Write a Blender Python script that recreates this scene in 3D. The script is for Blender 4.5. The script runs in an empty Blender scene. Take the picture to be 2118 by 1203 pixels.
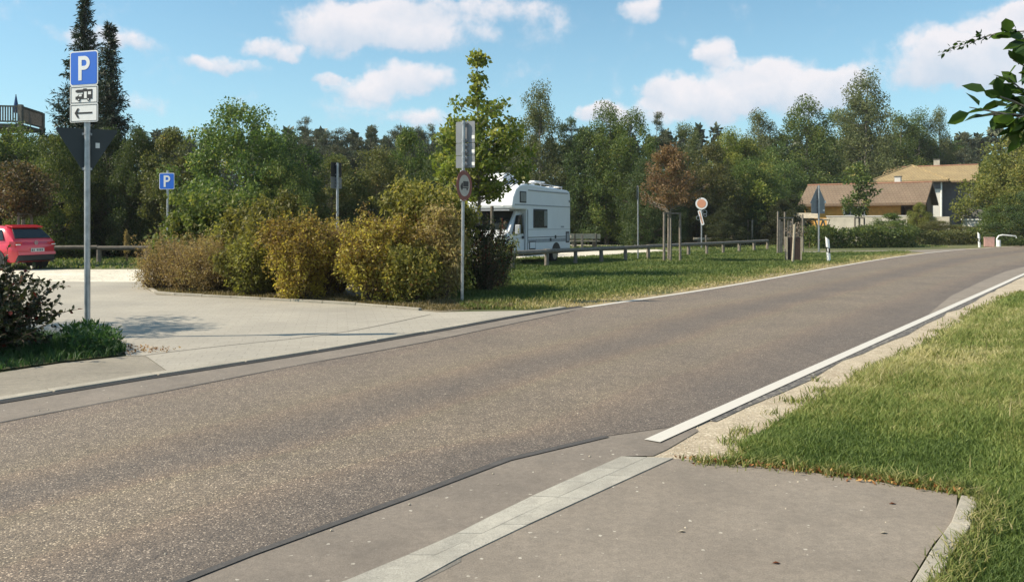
import bpy, bmesh, math, random
import numpy as np
from mathutils import Vector, Matrix

random.seed(7)
rng = np.random.default_rng(7)
scene = bpy.context.scene
C = scene.collection
R = math.radians
PI = math.pi

# ------------------------------------------------------------------ camera, sky, sun, exposure
F, H, YH, CX = 1700.0, 1.5, 465.0, 1059.0          # focal length in photo pixels, eye height, horizon row
cam_d = bpy.data.cameras.new('camera')
cam = bpy.data.objects.new('camera', cam_d)
C.objects.link(cam)
cam.location = (0, 0, H)
cam.rotation_euler = (R(90), 0, 0)
cam_d.sensor_width = 36
cam_d.lens = 36 * F / 2118
cam_d.shift_y = -(601.5 - YH) / 2118
cam_d.clip_end = 4000
scene.camera = cam

SUN_EL = 43.0
SUN_AZ = math.degrees(math.atan2(-0.994, -0.106))   # clockwise from +Y
S = Vector((math.sin(R(SUN_AZ)) * math.cos(R(SUN_EL)), math.cos(R(SUN_AZ)) * math.cos(R(SUN_EL)), math.sin(R(SUN_EL))))
sd = bpy.data.lights.new('sun', 'SUN')
sd.energy = 4.6
sd.angle = R(0.53)
sd.color = (1.0, 0.885, 0.71)
so = bpy.data.objects.new('sun', sd)
C.objects.link(so)
so.rotation_euler = (-S).to_track_quat('-Z', 'Y').to_euler()

scene.view_settings.view_transform = 'Standard'
scene.view_settings.look = 'None'
scene.view_settings.gamma = 1
scene.view_settings.exposure = 0.66
scene.view_settings.use_curve_mapping = False

w = bpy.data.worlds.new('World')
scene.world = w
w.use_nodes = True
nt = w.node_tree
nt.nodes.clear()


def N(t, **kw):
    n = nt.nodes.new(t)
    for k, v in kw.items():
        setattr(n, k, v)
    return n


def Mth(op, a, b=None, clamp=False):
    n = N('ShaderNodeMath', operation=op)
    n.use_clamp = clamp
    for i, x in enumerate((a, b)):
        if x is None:
            continue
        if isinstance(x, (int, float)):
            n.inputs[i].default_value = x
        else:
            nt.links.new(x, n.inputs[i])
    return n.outputs[0]


sky = N('ShaderNodeTexSky', sky_type='NISHITA')
sky.sun_disc = False
sky.sun_elevation = R(SUN_EL)
sky.sun_rotation = R(SUN_AZ % 360)
sky.air_density = 1.0
sky.dust_density = 0.6
sky.ozone_density = 2.0
tint = N('ShaderNodeMix', data_type='RGBA', blend_type='MULTIPLY')
tint.inputs[0].default_value = 1
nt.links.new(sky.outputs[0], tint.inputs[6])
tint.inputs[7].default_value = (0.92, 1.25, 1.20, 1)
tc = N('ShaderNodeTexCoord')
sep = N('ShaderNodeSeparateXYZ')
nt.links.new(tc.outputs['Generated'], sep.inputs[0])
az = Mth('ARCTAN2', sep.outputs[0], sep.outputs[1])
el = Mth('ARCSINE', sep.outputs[2])
comb = N('ShaderNodeCombineXYZ')
nt.links.new(az, comb.inputs[0])
nt.links.new(el, comb.inputs[1])
# wobble the cloud coordinates
nz = N('ShaderNodeTexNoise')
nz.inputs['Scale'].default_value = 17
nz.inputs['Detail'].default_value = 4
nz.inputs['Roughness'].default_value = 0.6
nt.links.new(tc.outputs['Generated'], nz.inputs['Vector'])
sub = N('ShaderNodeVectorMath', operation='SUBTRACT')
nt.links.new(nz.outputs['Color'], sub.inputs[0])
sub.inputs[1].default_value = (0.5, 0.5, 0.5)
scl = N('ShaderNodeVectorMath', operation='MULTIPLY')
nt.links.new(sub.outputs[0], scl.inputs[0])
scl.inputs[1].default_value = (0.075, 0.045, 0)
addv = N('ShaderNodeVectorMath', operation='ADD')
nt.links.new(comb.outputs[0], addv.inputs[0])
nt.links.new(scl.outputs[0], addv.inputs[1])
uv = addv.outputs[0]
# cumulus clouds: azimuth, elevation, half width, half height (radians), weight
CL = []
for (px, py, rx, ry, wt) in [(690, 60, 105, 55, 1.0), (800, 60, 125, 50, .9), (930, 78, 105, 36, .55), (900, 18, 230, 28, .6), (1060, 45, 160, 50, .3),
                         (560, 103, 62, 20, .8), (465, 134, 80, 17, .8), (760, 185, 95, 32, .7), (850, 160, 110, 34, .8), (675, 160, 40, 18, .7),
                         (225, 85, 105, 34, .75), (1318, 20, 45, 28, .8), (1478, 118, 45, 36, .95), (1370, 190, 62, 44, 1.0), (1290, 240, 100, 30, .7),
                         (1470, 205, 110, 50, 1.0), (1560, 150, 80, 30, .6), (1640, 190, 120, 56, 1.0), (1745, 180, 80, 44, .8), (1930, 125, 90, 66, 1.0), (2030, 120, 120, 72, 1.0),
                         (2110, 70, 70, 60, .9), (2150, 20, 120, 40, .9), (2180, 130, 130, 80, .9), (1240, 235, 52, 24, .9), (880, 240, 70, 22, .6), (730, 235, 90, 30, .4), (290, 215, 50, 22, .4)]:
    a = math.atan((px - CX) / F)
    CL.append((a, math.atan((YH - py) / F * math.cos(a)), rx / F * math.cos(a), ry / F * math.cos(a), wt))
for k in range(12):                                  # the same kind of sky all round
    a = random.uniform(0.75, 2 * PI - 0.75)
    e = random.choice([random.uniform(.05, .3), random.uniform(.3, .9)])
    sz = random.uniform(.08, .2) * (1 + e)
    CL.append(((a + PI) % (2 * PI) - PI, e, sz * 1.6, sz * .6, random.uniform(.6, 1)))
dsum = None
tsum = None
for (a, e, rx, ry, wt) in CL:
    s1 = N('ShaderNodeVectorMath', operation='SUBTRACT')
    nt.links.new(uv, s1.inputs[0])
    s1.inputs[1].default_value = (a, e, 0)
    if dsum is not None:                             # keeps the nodes in sequence
        ch_ = N('ShaderNodeVectorMath', operation='SCALE')
        nt.links.new(uv, ch_.inputs[0])
        nt.links.new(Mth('ADD', Mth('MULTIPLY', Mth('ADD', dsum, tsum), 1e-7), 1.0), ch_.inputs[3])
        nt.links.new(ch_.outputs[0], s1.inputs[0])
    s2 = N('ShaderNodeVectorMath', operation='MULTIPLY')
    nt.links.new(s1.outputs[0], s2.inputs[0])
    s2.inputs[1].default_value = (1 / rx, 1 / ry, 0)
    s3 = N('ShaderNodeVectorMath', operation='DOT_PRODUCT')
    nt.links.new(s2.outputs[0], s3.inputs[0])
    nt.links.new(s2.outputs[0], s3.inputs[1])
    g = Mth('MULTIPLY', Mth('MAXIMUM', Mth('SUBTRACT', 1.35, s3.outputs['Value']), 0), wt)
    s4 = N('ShaderNodeSeparateXYZ')
    nt.links.new(s2.outputs[0], s4.inputs[0])
    t = Mth('MULTIPLY', g, s4.outputs[1])
    dsum = g if dsum is None else Mth('ADD', dsum, g)
    tsum = t if tsum is None else Mth('ADD', tsum, t)
n2 = N('ShaderNodeTexNoise')
n2.inputs['Scale'].default_value = 26
n2.inputs['Detail'].default_value = 6
n2.inputs['Roughness'].default_value = 0.62
nt.links.new(tc.outputs['Generated'], n2.inputs['Vector'])
nn = Mth('SUBTRACT', n2.outputs['Fac'], 0.5)
dens = Mth('ADD', dsum, Mth('MULTIPLY', nn, 1.9))
mr = N('ShaderNodeMapRange', interpolation_type='SMOOTHERSTEP')
nt.links.new(dens, mr.inputs[0])
mr.inputs[1].default_value = 0.02
mr.inputs[2].default_value = 1.2
mr.inputs[4].default_value = 0.92
relh = Mth('DIVIDE', tsum, Mth('ADD', dsum, 0.05))
sh = N('ShaderNodeMapRange')
nt.links.new(Mth('ADD', relh, Mth('MULTIPLY', nn, 1.6)), sh.inputs[0])
sh.inputs[1].default_value = -0.75
sh.inputs[2].default_value = 0.45
ccol = N('ShaderNodeMix', data_type='RGBA')
nt.links.new(sh.outputs[0], ccol.inputs[0])
ccol.inputs[6].default_value = (4.9, 5.6, 6.5, 1)
ccol.inputs[7].default_value = (7.4, 7.1, 7.3, 1)
# thin veil low over the horizon
veil = N('ShaderNodeMapRange')
nt.links.new(el, veil.inputs[0])
veil.inputs[1].default_value = 0.30
veil.inputs[2].default_value = 0.02
veil.inputs[3].default_value = 0.06
veil.inputs[4].default_value = 0.42
vm = N('ShaderNodeMix', data_type='RGBA')
nt.links.new(veil.outputs[0], vm.inputs[0])
nt.links.new(tint.outputs[2], vm.inputs[6])
vm.inputs[7].default_value = (4.6, 6.4, 7.9, 1)
mx = N('ShaderNodeMix', data_type='RGBA')
nt.links.new(mr.outputs[0], mx.inputs[0])
nt.links.new(vm.outputs[2], mx.inputs[6])
nt.links.new(ccol.outputs[2], mx.inputs[7])
bg = N('ShaderNodeBackground')
bg.inputs[1].default_value = 0.081
nt.links.new(mx.outputs[2], bg.inputs[0])
wo = N('ShaderNodeOutputWorld')
nt.links.new(bg.outputs[0], wo.inputs[0])


def g(px, py):
    """ground point seen at a photo position"""
    Y = F * H / (py - YH)
    return ((px - CX) * Y / F, Y)


def gx(px, Y):
    return (px - CX) * Y / F


def gz(py, Y):
    return H + (YH - py) * Y / F


# ------------------------------------------------------------------ tagging
def tag(o, label=None, cat=None, group=None, kind=None):
    if label: o['label'] = label
    if cat: o['category'] = cat
    if group: o['group'] = group
    if kind: o['kind'] = kind
    return o


def thing(name, loc, rz=0, label=None, cat=None, group=None):
    o = bpy.data.objects.new(name, None)
    o.empty_display_size = .2
    C.objects.link(o)
    o.location = loc
    o.rotation_euler = (0, 0, rz)
    return tag(o, label, cat, group)


def copy_tree(o, parent=None):
    c = o.copy()
    C.objects.link(c)
    c.parent = parent
    for ch in list(o.children):
        copy_tree(ch, c)
    return c


# ------------------------------------------------------------------ materials
MATS = {}


class NT:
    def __init__(s, name):
        s.m = bpy.data.materials.new(name)
        s.m.use_nodes = True
        s.t = s.m.node_tree
        s.p = s.t.nodes['Principled BSDF']
        s.out = s.t.nodes['Material Output']

    def n(s, t, **kw):
        x = s.t.nodes.new(t)
        for k, v in kw.items():
            setattr(x, k, v)
        return x

    def l(s, a, b):
        s.t.links.new(a, b)

    def noise(s, scale, detail=5, rough=.55, vec=None, dim='3D'):
        x = s.n('ShaderNodeTexNoise')
        x.inputs['Scale'].default_value = scale
        x.inputs['Detail'].default_value = detail
        x.inputs['Roughness'].default_value = rough
        if vec is not None: s.l(vec, x.inputs['Vector'])
        return x.outputs['Fac']

    def ramp(s, fac, stops):
        x = s.n('ShaderNodeValToRGB')
        cr = x.color_ramp
        while len(cr.elements) < len(stops): cr.elements.new(.5)
        for e, (p, c) in zip(cr.elements, stops):
            e.position = p
            e.color = (*c, 1) if len(c) == 3 else c
        s.l(fac, x.inputs[0])
        return x.outputs[0]

    def mix(s, fac, a, b, mode='MIX'):
        x = s.n('ShaderNodeMix', data_type='RGBA', blend_type=mode)
        for i, v in ((0, fac), (6, a), (7, b)):
            if isinstance(v, (int, float)): x.inputs[i].default_value = v
            elif isinstance(v, tuple): x.inputs[i].default_value = (*v, 1)
            else: s.l(v, x.inputs[i])
        return x.outputs[2]

    def math(s, op, a, b=None, clamp=False):
        x = s.n('ShaderNodeMath', operation=op)
        x.use_clamp = clamp
        for i, v in enumerate((a, b)):
            if v is None: continue
            if isinstance(v, (int, float)): x.inputs[i].default_value = v
            else: s.l(v, x.inputs[i])
        return x.outputs[0]

    def bump(s, h, strength=.4, dist=.01):
        x = s.n('ShaderNodeBump')
        x.inputs['Strength'].default_value = strength
        x.inputs['Distance'].default_value = dist
        s.l(h, x.inputs['Height'])
        s.l(x.outputs[0], s.p.inputs['Normal'])

    def obj(s):
        return s.n('ShaderNodeTexCoord').outputs['Object']

    def pos(s):
        return s.n('ShaderNodeNewGeometry').outputs['Position']


def simple(name, col, rough=.5, metal=0, var=.15, scale=6, bump=0, coat=0, dirt=None):
    if name in MATS: return MATS[name]
    k = NT(name)
    o = k.obj()
    f = k.noise(scale, 6, .6, o)
    lo = tuple(c * (1 - var) for c in col)
    hi = tuple(min(1, c * (1 + var)) for c in col)
    c = k.ramp(f, [(.3, lo), (.7, hi)])
    if dirt:
        f2 = k.noise(scale * .6, 8, .7, o)
        c = k.mix(k.ramp(f2, [(.5, (0, 0, 0)), (.72, (1, 1, 1))]), c, dirt)
    k.l(c, k.p.inputs['Base Color'])
    k.p.inputs['Roughness'].default_value = rough
    k.p.inputs['Metallic'].default_value = metal
    k.p.inputs['Coat Weight'].default_value = coat
    if bump: k.bump(k.noise(scale * 5, 6, .6, o), .5, bump)
    MATS[name] = k.m
    return k.m


def leafmat(name, stops, trans=.35, rough=.55, tcol=1.5):
    k = NT(name)
    a = k.n('ShaderNodeAttribute')
    a.attribute_name = 'v'
    oi = k.n('ShaderNodeObjectInfo')
    c = k.ramp(a.outputs['Fac'], stops)
    hs = k.n('ShaderNodeHueSaturation')
    k.l(c, hs.inputs['Color'])
    k.l(k.math('ADD', k.math('MULTIPLY', oi.outputs['Random'], .03), .485), hs.inputs['Hue'])
    k.l(k.math('ADD', k.math('MULTIPLY', oi.outputs['Random'], .35), .85), hs.inputs['Value'])
    c = hs.outputs[0]
    k.l(c, k.p.inputs['Base Color'])
    k.p.inputs['Roughness'].default_value = rough
    k.p.inputs['Specular IOR Level'].default_value = .3
    t = k.n('ShaderNodeBsdfTranslucent')
    k.l(k.mix(1.0, c, (tcol, tcol, tcol * .6), 'MULTIPLY'), t.inputs[0])
    m = k.n('ShaderNodeMixShader')
    m.inputs[0].default_value = trans
    k.l(k.p.outputs[0], m.inputs[1])
    k.l(t.outputs[0], m.inputs[2])
    k.l(m.outputs[0], k.out.inputs[0])
    MATS[name] = k.m
    return k.m


# ------------------------------------------------------------------ mesh helpers
class MB:
    def __init__(s):
        s.v = []
        s.f = []

    def add(s, vs, fs):
        b = len(s.v)
        s.v += [tuple(x) for x in vs]
        s.f += [tuple(b + i for i in f) for f in fs]
        return s

    def box(s, c, d, rot=None):
        hx, hy, hz = d[0] / 2, d[1] / 2, d[2] / 2
        vs = [Vector((x, y, z)) for z in (-hz, hz) for x, y in ((-hx, -hy), (hx, -hy), (hx, hy), (-hx, hy))]
        if rot is not None:
            m = rot if isinstance(rot, Matrix) else Matrix.Rotation(rot, 3, 'Z')
            vs = [m @ v for v in vs]
        c = Vector(c)
        return s.add([v + c for v in vs], [(3, 2, 1, 0), (4, 5, 6, 7), (0, 1, 5, 4), (1, 2, 6, 5), (2, 3, 7, 6), (3, 0, 4, 7)])

    def beam(s, p, q, a, b):
        """rectangular bar from p to q, a wide and b high"""
        p, q = Vector(p), Vector(q)
        d = (q - p).normalized()
        up = Vector((0, 0, 1)) if abs(d.z) < .95 else Vector((0, 1, 0))
        sx = d.cross(up).normalized() * (a / 2)
        sy = sx.cross(d).normalized() * (b / 2)
        vs = [x + i * sx + j * sy for x in (p, q) for i, j in ((-1, -1), (1, -1), (1, 1), (-1, 1))]
        return s.add(vs, [(3, 2, 1, 0), (4, 5, 6, 7), (0, 1, 5, 4), (1, 2, 6, 5), (2, 3, 7, 6), (3, 0, 4, 7)])

    def tube(s, pts, rads, n=8, cap=True):
        pts = [Vector(p) for p in pts]
        if isinstance(rads, (int, float)): rads = [rads] * len(pts)
        b = len(s.v)
        prev = None
        for i, p in enumerate(pts):
            d = (pts[min(i + 1, len(pts) - 1)] - pts[max(i - 1, 0)]).normalized()
            u = prev if prev is not None else (Vector((1, 0, 0)) if abs(d.x) < .8 else Vector((0, 1, 0)))
            u = (u - d * u.dot(d)).normalized()
            prev = u
            v = d.cross(u)
            for k in range(n):
                a = 2 * PI * k / n
                s.v.append(tuple(p + (u * math.cos(a) + v * math.sin(a)) * rads[i]))
        for i in range(len(pts) - 1):
            for k in range(n):
                a0, a1 = b + i * n + k, b + i * n + (k + 1) % n
                s.f.append((a0, a1, a1 + n, a0 + n))
        if cap:
            s.f.append(tuple(b + k for k in range(n))[::-1])
            s.f.append(tuple(b + (len(pts) - 1) * n + k for k in range(n)))
        return s

    def prism(s, poly, origin, ex, ey, t):
        """2-D polygon in the plane (origin, ex, ey), thickness t along ex x ey"""
        o, ex, ey = Vector(origin), Vector(ex), Vector(ey)
        nz = ex.cross(ey).normalized() * t
        a = [o + ex * x + ey * y for x, y in poly]
        n = len(poly)
        return s.add(a + [p + nz for p in a], [tuple(range(n))[::-1], tuple(range(n, 2 * n))] + [(i, (i + 1) % n, n + (i + 1) % n, n + i) for i in range(n)])

    def build(s, name, m, parent=None, smooth=False, bevel=0, seg=2):
        me = bpy.data.meshes.new(name)
        me.from_pydata(s.v, [], s.f)
        me.validate()
        me.update()
        me.materials.append(m)
        if smooth:
            me.shade_smooth()
            try: me.set_sharp_from_angle(angle=R(40))
            except Exception: pass
        o = bpy.data.objects.new(name, me)
        C.objects.link(o)
        o.parent = parent
        if bevel:
            b = o.modifiers.new('bevel', 'BEVEL')
            b.width = bevel
            b.segments = seg
            b.limit_method = 'ANGLE'
            b.angle_limit = R(35)
        return o


def np_mesh(name, V, loops, starts, m, parent=None, v=None):
    me = bpy.data.meshes.new(name)
    me.vertices.add(len(V))
    me.vertices.foreach_set('co', np.ascontiguousarray(V, dtype=np.float32).ravel())
    me.loops.add(len(loops))
    me.loops.foreach_set('vertex_index', np.ascontiguousarray(loops, dtype=np.int32))
    me.polygons.add(len(starts))
    me.polygons.foreach_set('loop_start', np.ascontiguousarray(starts, dtype=np.int32))
    me.update(calc_edges=True)
    if v is not None:
        a = me.attributes.new('v', 'FLOAT', 'FACE')
        a.data.foreach_set('value', np.ascontiguousarray(np.clip(v, 0, 1), dtype=np.float32))
    me.materials.append(m)
    o = bpy.data.objects.new(name, me)
    C.objects.link(o)
    o.parent = parent
    return o


def nrm(a):
    return a / np.maximum(np.linalg.norm(a, axis=1, keepdims=True), 1e-6)


def leaf_arrays(P, L, W, axis, rg, flat=.0):
    """rhombic leaves at P, length L, width W, along axis"""
    n = len(P)
    r = rg.normal(size=(n, 3))
    r[:, 2] *= (1 - flat)
    side = nrm(np.cross(axis, r))
    L = L[:, None]
    W = W[:, None]
    mid = P + axis * L * .45
    V = np.stack([P, mid + side * W / 2, P + axis * L, mid - side * W / 2], axis=1).reshape(-1, 3)
    return V


def leaves_obj(name, P, size, asp, m, parent=None, v=None, droop=0., rg=None, flat=0., out=None, jit=1.):
    rg = rg or rng
    n = len(P)
    ax = rg.normal(size=(n, 3)) * jit
    ax[:, 2] -= droop
    if out is not None: ax += out
    ax = nrm(ax)
    L = size * rg.uniform(.6, 1.35, n)
    V = leaf_arrays(P, L, L * asp, ax, rg, flat)
    if v is None: v = rg.uniform(0, 1, n)
    return np_mesh(name, V, np.arange(4 * n), np.arange(0, 4 * n, 4), m, parent, v)


def in_poly(x, y, poly):
    c = np.zeros(len(x), bool)
    n = len(poly)
    for i in range(n):
        x0, y0 = poly[i]
        x1, y1 = poly[(i + 1) % n]
        if y0 == y1: continue
        cond = ((y0 > y) != (y1 > y)) & (x < (x1 - x0) * (y - y0) / (y1 - y0) + x0)
        c ^= cond
    return c


def sample_poly(poly, n, dens=None):
    xs = [p[0] for p in poly]
    ys = [p[1] for p in poly]
    out = []
    tot = 0
    while tot < n:
        x = rng.uniform(min(xs), max(xs), n * 2)
        y = rng.uniform(min(ys), max(ys), n * 2)
        k = in_poly(x, y, poly)
        if dens is not None: k &= rng.uniform(0, 1, n * 2) < dens(x, y)
        out.append(np.stack([x[k], y[k]], 1))
        tot += k.sum()
        if k.sum() == 0: break
    return np.concatenate(out)[:n]


def blades(name, XY, h, wd, m, parent=None, z=0, lean=.45, v=None):
    n = len(XY)
    a = rng.uniform(0, 2 * PI, n)
    d = np.stack([np.cos(a), np.sin(a)], 1)
    ln = rng.uniform(.1, 1, n) * lean
    a2 = rng.uniform(0, 2 * PI, n)
    sd_ = np.stack([np.cos(a2), np.sin(a2)], 1) * (wd / 2)[:, None]
    hh = h * rng.uniform(.5, 1.25, n)
    base = XY
    mid = XY + d * (ln * hh * .35)[:, None]
    tip = XY + d * (ln * hh * 1.1)[:, None]
    zc = np.broadcast_to(z, (n,))
    def P(xy, zz): return np.concatenate([xy, zz[:, None]], 1)
    V = np.stack([P(base - sd_, zc), P(base + sd_, zc), P(mid + sd_ * .8, zc + hh * .6), P(mid - sd_ * .8, zc + hh * .6), P(tip, zc + hh)], 1).reshape(-1, 3)
    b = np.arange(n) * 5
    lp = np.stack([b, b + 1, b + 2, b + 3, b + 3, b + 2, b + 4], 1).ravel()
    st = np.stack([np.arange(n) * 7, np.arange(n) * 7 + 4], 1).ravel()
    if v is None: v = rng.uniform(0, 1, n)
    return np_mesh(name, V, lp, st, m, parent, np.repeat(v, 2))


def wav(x, y, s=1.):
    return (np.sin(x * 1.3 * s + 1.1) * np.cos(y * 1.7 * s + .3) + np.sin(x * 2.9 * s - y * 2.1 * s) * .6 + np.cos(x * .7 * s + y * 4.3 * s + 2) * .4) / 2


# ------------------------------------------------------------------ ground, roads
def sheet(name, poly, z, m, kind='structure', parent=None):
    b = MB()
    from mathutils.geometry import tessellate_polygon
    b.add([(x, y, z) for x, y in poly], [tuple(t) for t in tessellate_polygon([[Vector((x, y, 0)) for x, y in poly]])])
    o = b.build(name, m, parent)
    me = o.data
    bm_ = bmesh.new()
    bm_.from_mesh(me)
    for f in bm_.faces:
        if f.normal.z < 0: f.normal_flip()
    bm_.to_mesh(me)
    bm_.free()
    if parent is None: o['kind'] = kind
    return o


def resample(pts, n):
    p = np.array(pts, float)
    # smooth with catmull-rom
    q = []
    for i in range(len(p) - 1):
        p0, p1, p2, p3 = p[max(i - 1, 0)], p[i], p[i + 1], p[min(i + 2, len(p) - 1)]
        for t in np.linspace(0, 1, 12, endpoint=False):
            q.append(.5 * ((2 * p1) + (-p0 + p2) * t + (2 * p0 - 5 * p1 + 4 * p2 - p3) * t * t + (-p0 + 3 * p1 - 3 * p2 + p3) * t ** 3))
    q.append(p[-1])
    q = np.array(q)
    s = np.concatenate([[0], np.cumsum(np.linalg.norm(np.diff(q, axis=0), axis=1))])
    t = np.linspace(0, s[-1], n)
    return np.stack([np.interp(t, s, q[:, 0]), np.interp(t, s, q[:, 1])], 1)


def lin(pts, n):
    p = np.array(pts, float)
    s_ = np.concatenate([[0], np.cumsum(np.linalg.norm(np.diff(p, axis=0), axis=1))])
    t = np.linspace(0, s_[-1], n)
    return np.stack([np.interp(t, s_, p[:, 0]), np.interp(t, s_, p[:, 1])], 1)


def strip(name, A, B, z, m, n=90, k=6, parent=None, kind='structure'):
    """surface between two edge lines, uv = (across, metres along)"""
    a, b = resample(A, n), resample(B, n)
    V, Fc = [], []
    for i in range(n):
        for j in range(k + 1):
            t = j / k
            V.append((a[i][0] * (1 - t) + b[i][0] * t, a[i][1] * (1 - t) + b[i][1] * t, z))
    for i in range(n - 1):
        for j in range(k):
            q = i * (k + 1) + j
            Fc.append((q, q + 1, q + k + 2, q + k + 1))
    o = MB().add(V, Fc).build(name, m, parent)
    me = o.data
    if me.polygons[0].normal.z < 0: me.flip_normals()
    uvl = me.uv_layers.new(name='UVMap')
    s = np.concatenate([[0], np.cumsum(np.linalg.norm(np.diff((a + b) / 2, axis=0), axis=1))])
    for lp in me.loops:
        q = lp.vertex_index
        uvl.data[lp.index].uv = ((q % (k + 1)) / k, s[q // (k + 1)])
    if parent is None: o['kind'] = kind
    return o
# ---- materials of the ground
k = NT('asphalt')
uvn = k.n('ShaderNodeTexCoord')
sp = k.n('ShaderNodeSeparateXYZ')
k.l(uvn.outputs['UV'], sp.inputs[0])
pos = k.pos()
wob = k.noise(.35, 3, .5, pos)
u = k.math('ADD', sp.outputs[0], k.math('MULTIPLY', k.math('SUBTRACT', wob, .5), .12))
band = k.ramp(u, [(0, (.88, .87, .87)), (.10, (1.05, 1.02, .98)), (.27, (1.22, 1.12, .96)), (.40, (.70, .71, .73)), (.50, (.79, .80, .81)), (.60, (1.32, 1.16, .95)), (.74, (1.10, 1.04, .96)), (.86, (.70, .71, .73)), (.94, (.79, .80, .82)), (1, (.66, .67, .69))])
k.t.nodes[-1].color_ramp.interpolation = 'B_SPLINE'
vo = k.n('ShaderNodeTexVoronoi')
vo.inputs['Scale'].default_value = 150
k.l(pos, vo.inputs['Vector'])
vc = k.n('ShaderNodeSeparateColor')
k.l(vo.outputs['Color'], vc.inputs[0])
stone = k.ramp(vc.outputs[0], [(0, (.085, .070, .058)), (.35, (.170, .137, .108)), (.7, (.215, .172, .133)), (.90, (.28, .222, .165)), (1, (.68, .57, .44))])
gap = k.ramp(vo.outputs['Distance'], [(.0, (1, 1, 1)), (.6, (.55, .55, .55))])
c = k.mix(1, stone, band, 'MULTIPLY')
c = k.mix(.45, c, gap, 'MULTIPLY')
big = k.ramp(k.noise(.8, 6, .6, pos), [(.3, (.86, .86, .88)), (.7, (1.12, 1.1, 1.08))])
c = k.mix(1, c, big, 'MULTIPLY')
med = k.ramp(k.noise(9, 5, .7, pos), [(.35, (.85, .85, .85)), (.68, (1.15, 1.15, 1.15))])
c = k.mix(1, c, med, 'MULTIPLY')
k.l(c, k.p.inputs['Base Color'])
k.p.inputs['Roughness'].default_value = .72
k.bump(k.math('SUBTRACT', 1.0, vo.outputs['Distance']), .4, .004)
M_ASPH = k.m


def ground_mat(name, lo, hi, scale=.9, fine=60, rough=.9, spk=None, crack=False, bump=.004, stain=None):
    k = NT(name)
    pos = k.pos()
    c = k.ramp(k.noise(scale, 7, .62, pos), [(.3, lo), (.7, hi)])
    f = k.noise(fine, 4, .75, pos)
    c = k.mix(1, c, k.ramp(f, [(.3, (.72, .72, .72)), (.7, (1.25, 1.25, 1.25))]), 'MULTIPLY')
    c = k.mix(1, c, k.ramp(k.noise(fine * .22, 6, .75, pos), [(.32, (.84, .84, .84)), (.68, (1.14, 1.14, 1.14))]), 'MULTIPLY')
    c = k.mix(1, c, k.ramp(k.noise(3.1, 7, .7, pos), [(.3, (.90, .90, .91)), (.7, (1.08, 1.07, 1.06))]), 'MULTIPLY')
    if spk:
        vo = k.n('ShaderNodeTexVoronoi')
        vo.inputs['Scale'].default_value = spk[0]
        k.l(pos, vo.inputs['Vector'])
        sc = k.n('ShaderNodeSeparateColor')
        k.l(vo.outputs['Color'], sc.inputs[0])
        c = k.mix(k.ramp(sc.outputs[0], [(spk[1], (0, 0, 0)), (spk[1] + .03, (1, 1, 1))]), c, spk[2])
    if stain:
        c = k.mix(k.ramp(k.noise(scale * 2.2, 8, .7, pos), [(.52, (0, 0, 0)), (.75, (.7, .7, .7))]), c, stain)
    if crack:
        vo = k.n('ShaderNodeTexVoronoi', feature='DISTANCE_TO_EDGE')
        vo.inputs['Scale'].default_value = .7
        wv = k.n('ShaderNodeVectorMath', operation='ADD')
        k.l(pos, wv.inputs[0])
        nn_ = k.n('ShaderNodeTexNoise')
        nn_.inputs['Scale'].default_value = 2.5
        nn_.inputs['Detail'].default_value = 6
        k.l(pos, nn_.inputs['Vector'])
        k.l(nn_.outputs['Color'], wv.inputs[1])
        k.l(wv.outputs[0], vo.inputs['Vector'])
        c = k.mix(k.ramp(vo.outputs['Distance'], [(.0, (.5, .5, .5)), (.006, (0, 0, 0))]), c, tuple(x * .35 for x in lo))
    k.l(c, k.p.inputs['Base Color'])
    k.p.inputs['Roughness'].default_value = rough
    k.bump(f, .6, bump)
    return k.m


M_PATCH = ground_mat('smooth_asphalt', (0.167, 0.143, 0.118), (0.216, 0.185, 0.152), 1.2, 130, spk=(70, .997, (0.476, 0.440, 0.374)), stain=(0.119, 0.102, 0.084))
M_WALK = ground_mat('pavement_asphalt', (0.193, 0.164, 0.132), (0.245, 0.211, 0.171), .8, 110, spk=(80, .9985, (0.522, 0.486, 0.410)), stain=(0.141, 0.121, 0.099))
M_WALK2 = ground_mat('far_pavement_asphalt', (0.206, 0.185, 0.147), (0.278, 0.250, 0.198), .9, 90, stain=(0.154, 0.140, 0.110), crack=True)
M_CONC = ground_mat('kerb_concrete', (0.288, 0.265, 0.216), (0.391, 0.360, 0.294), 1.5, 90, stain=(0.227, 0.210, 0.175))
M_GRAVEL = ground_mat('pale_gravel', (.50, .46, .37), (.72, .67, .55), .5, 14, spk=(22, .9, (.35, .32, .26)), bump=.012)
M_SHOULD = ground_mat('shoulder_grit', (.33, .27, .19), (.47, .40, .29), 1.4, 60, spk=(80, .85, (.56, .49, .37)), bump=.008, stain=(.21, .165, .105))
M_TAR = ground_mat('tar_seam', (.055, .052, .05), (.085, .08, .075), 3, 90)
M_BEDD = ground_mat('joint_mortar', (.14, .13, .11), (.20, .185, .16), 3, 90)
M_SLOT = ground_mat('drain_slot', (.012, .012, .012), (.03, .029, .028), 3, 90)
M_CRUMB = ground_mat('crumbled_asphalt', (.07, .066, .062), (.13, .12, .11), 3, 60, spk=(40, .8, (.24, .22, .19)), bump=.01)
M_SOIL = ground_mat('bed_soil', (.10, .085, .05), (.22, .18, .11), 1.6, 30, spk=(14, .93, (.30, .27, .20)), bump=.02)
k = NT('white_road_paint')
pos = k.pos()
f = k.noise(28, 9, .8, pos)
c = k.mix(k.ramp(f, [(.56, (0, 0, 0)), (.72, (.55, .55, .55))]), (.56, .53, .47), (.24, .22, .20))
k.l(c, k.p.inputs['Base Color'])
k.p.inputs['Roughness'].default_value = .6
k.bump(f, .4, .004)
M_LINE = k.m
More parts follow.
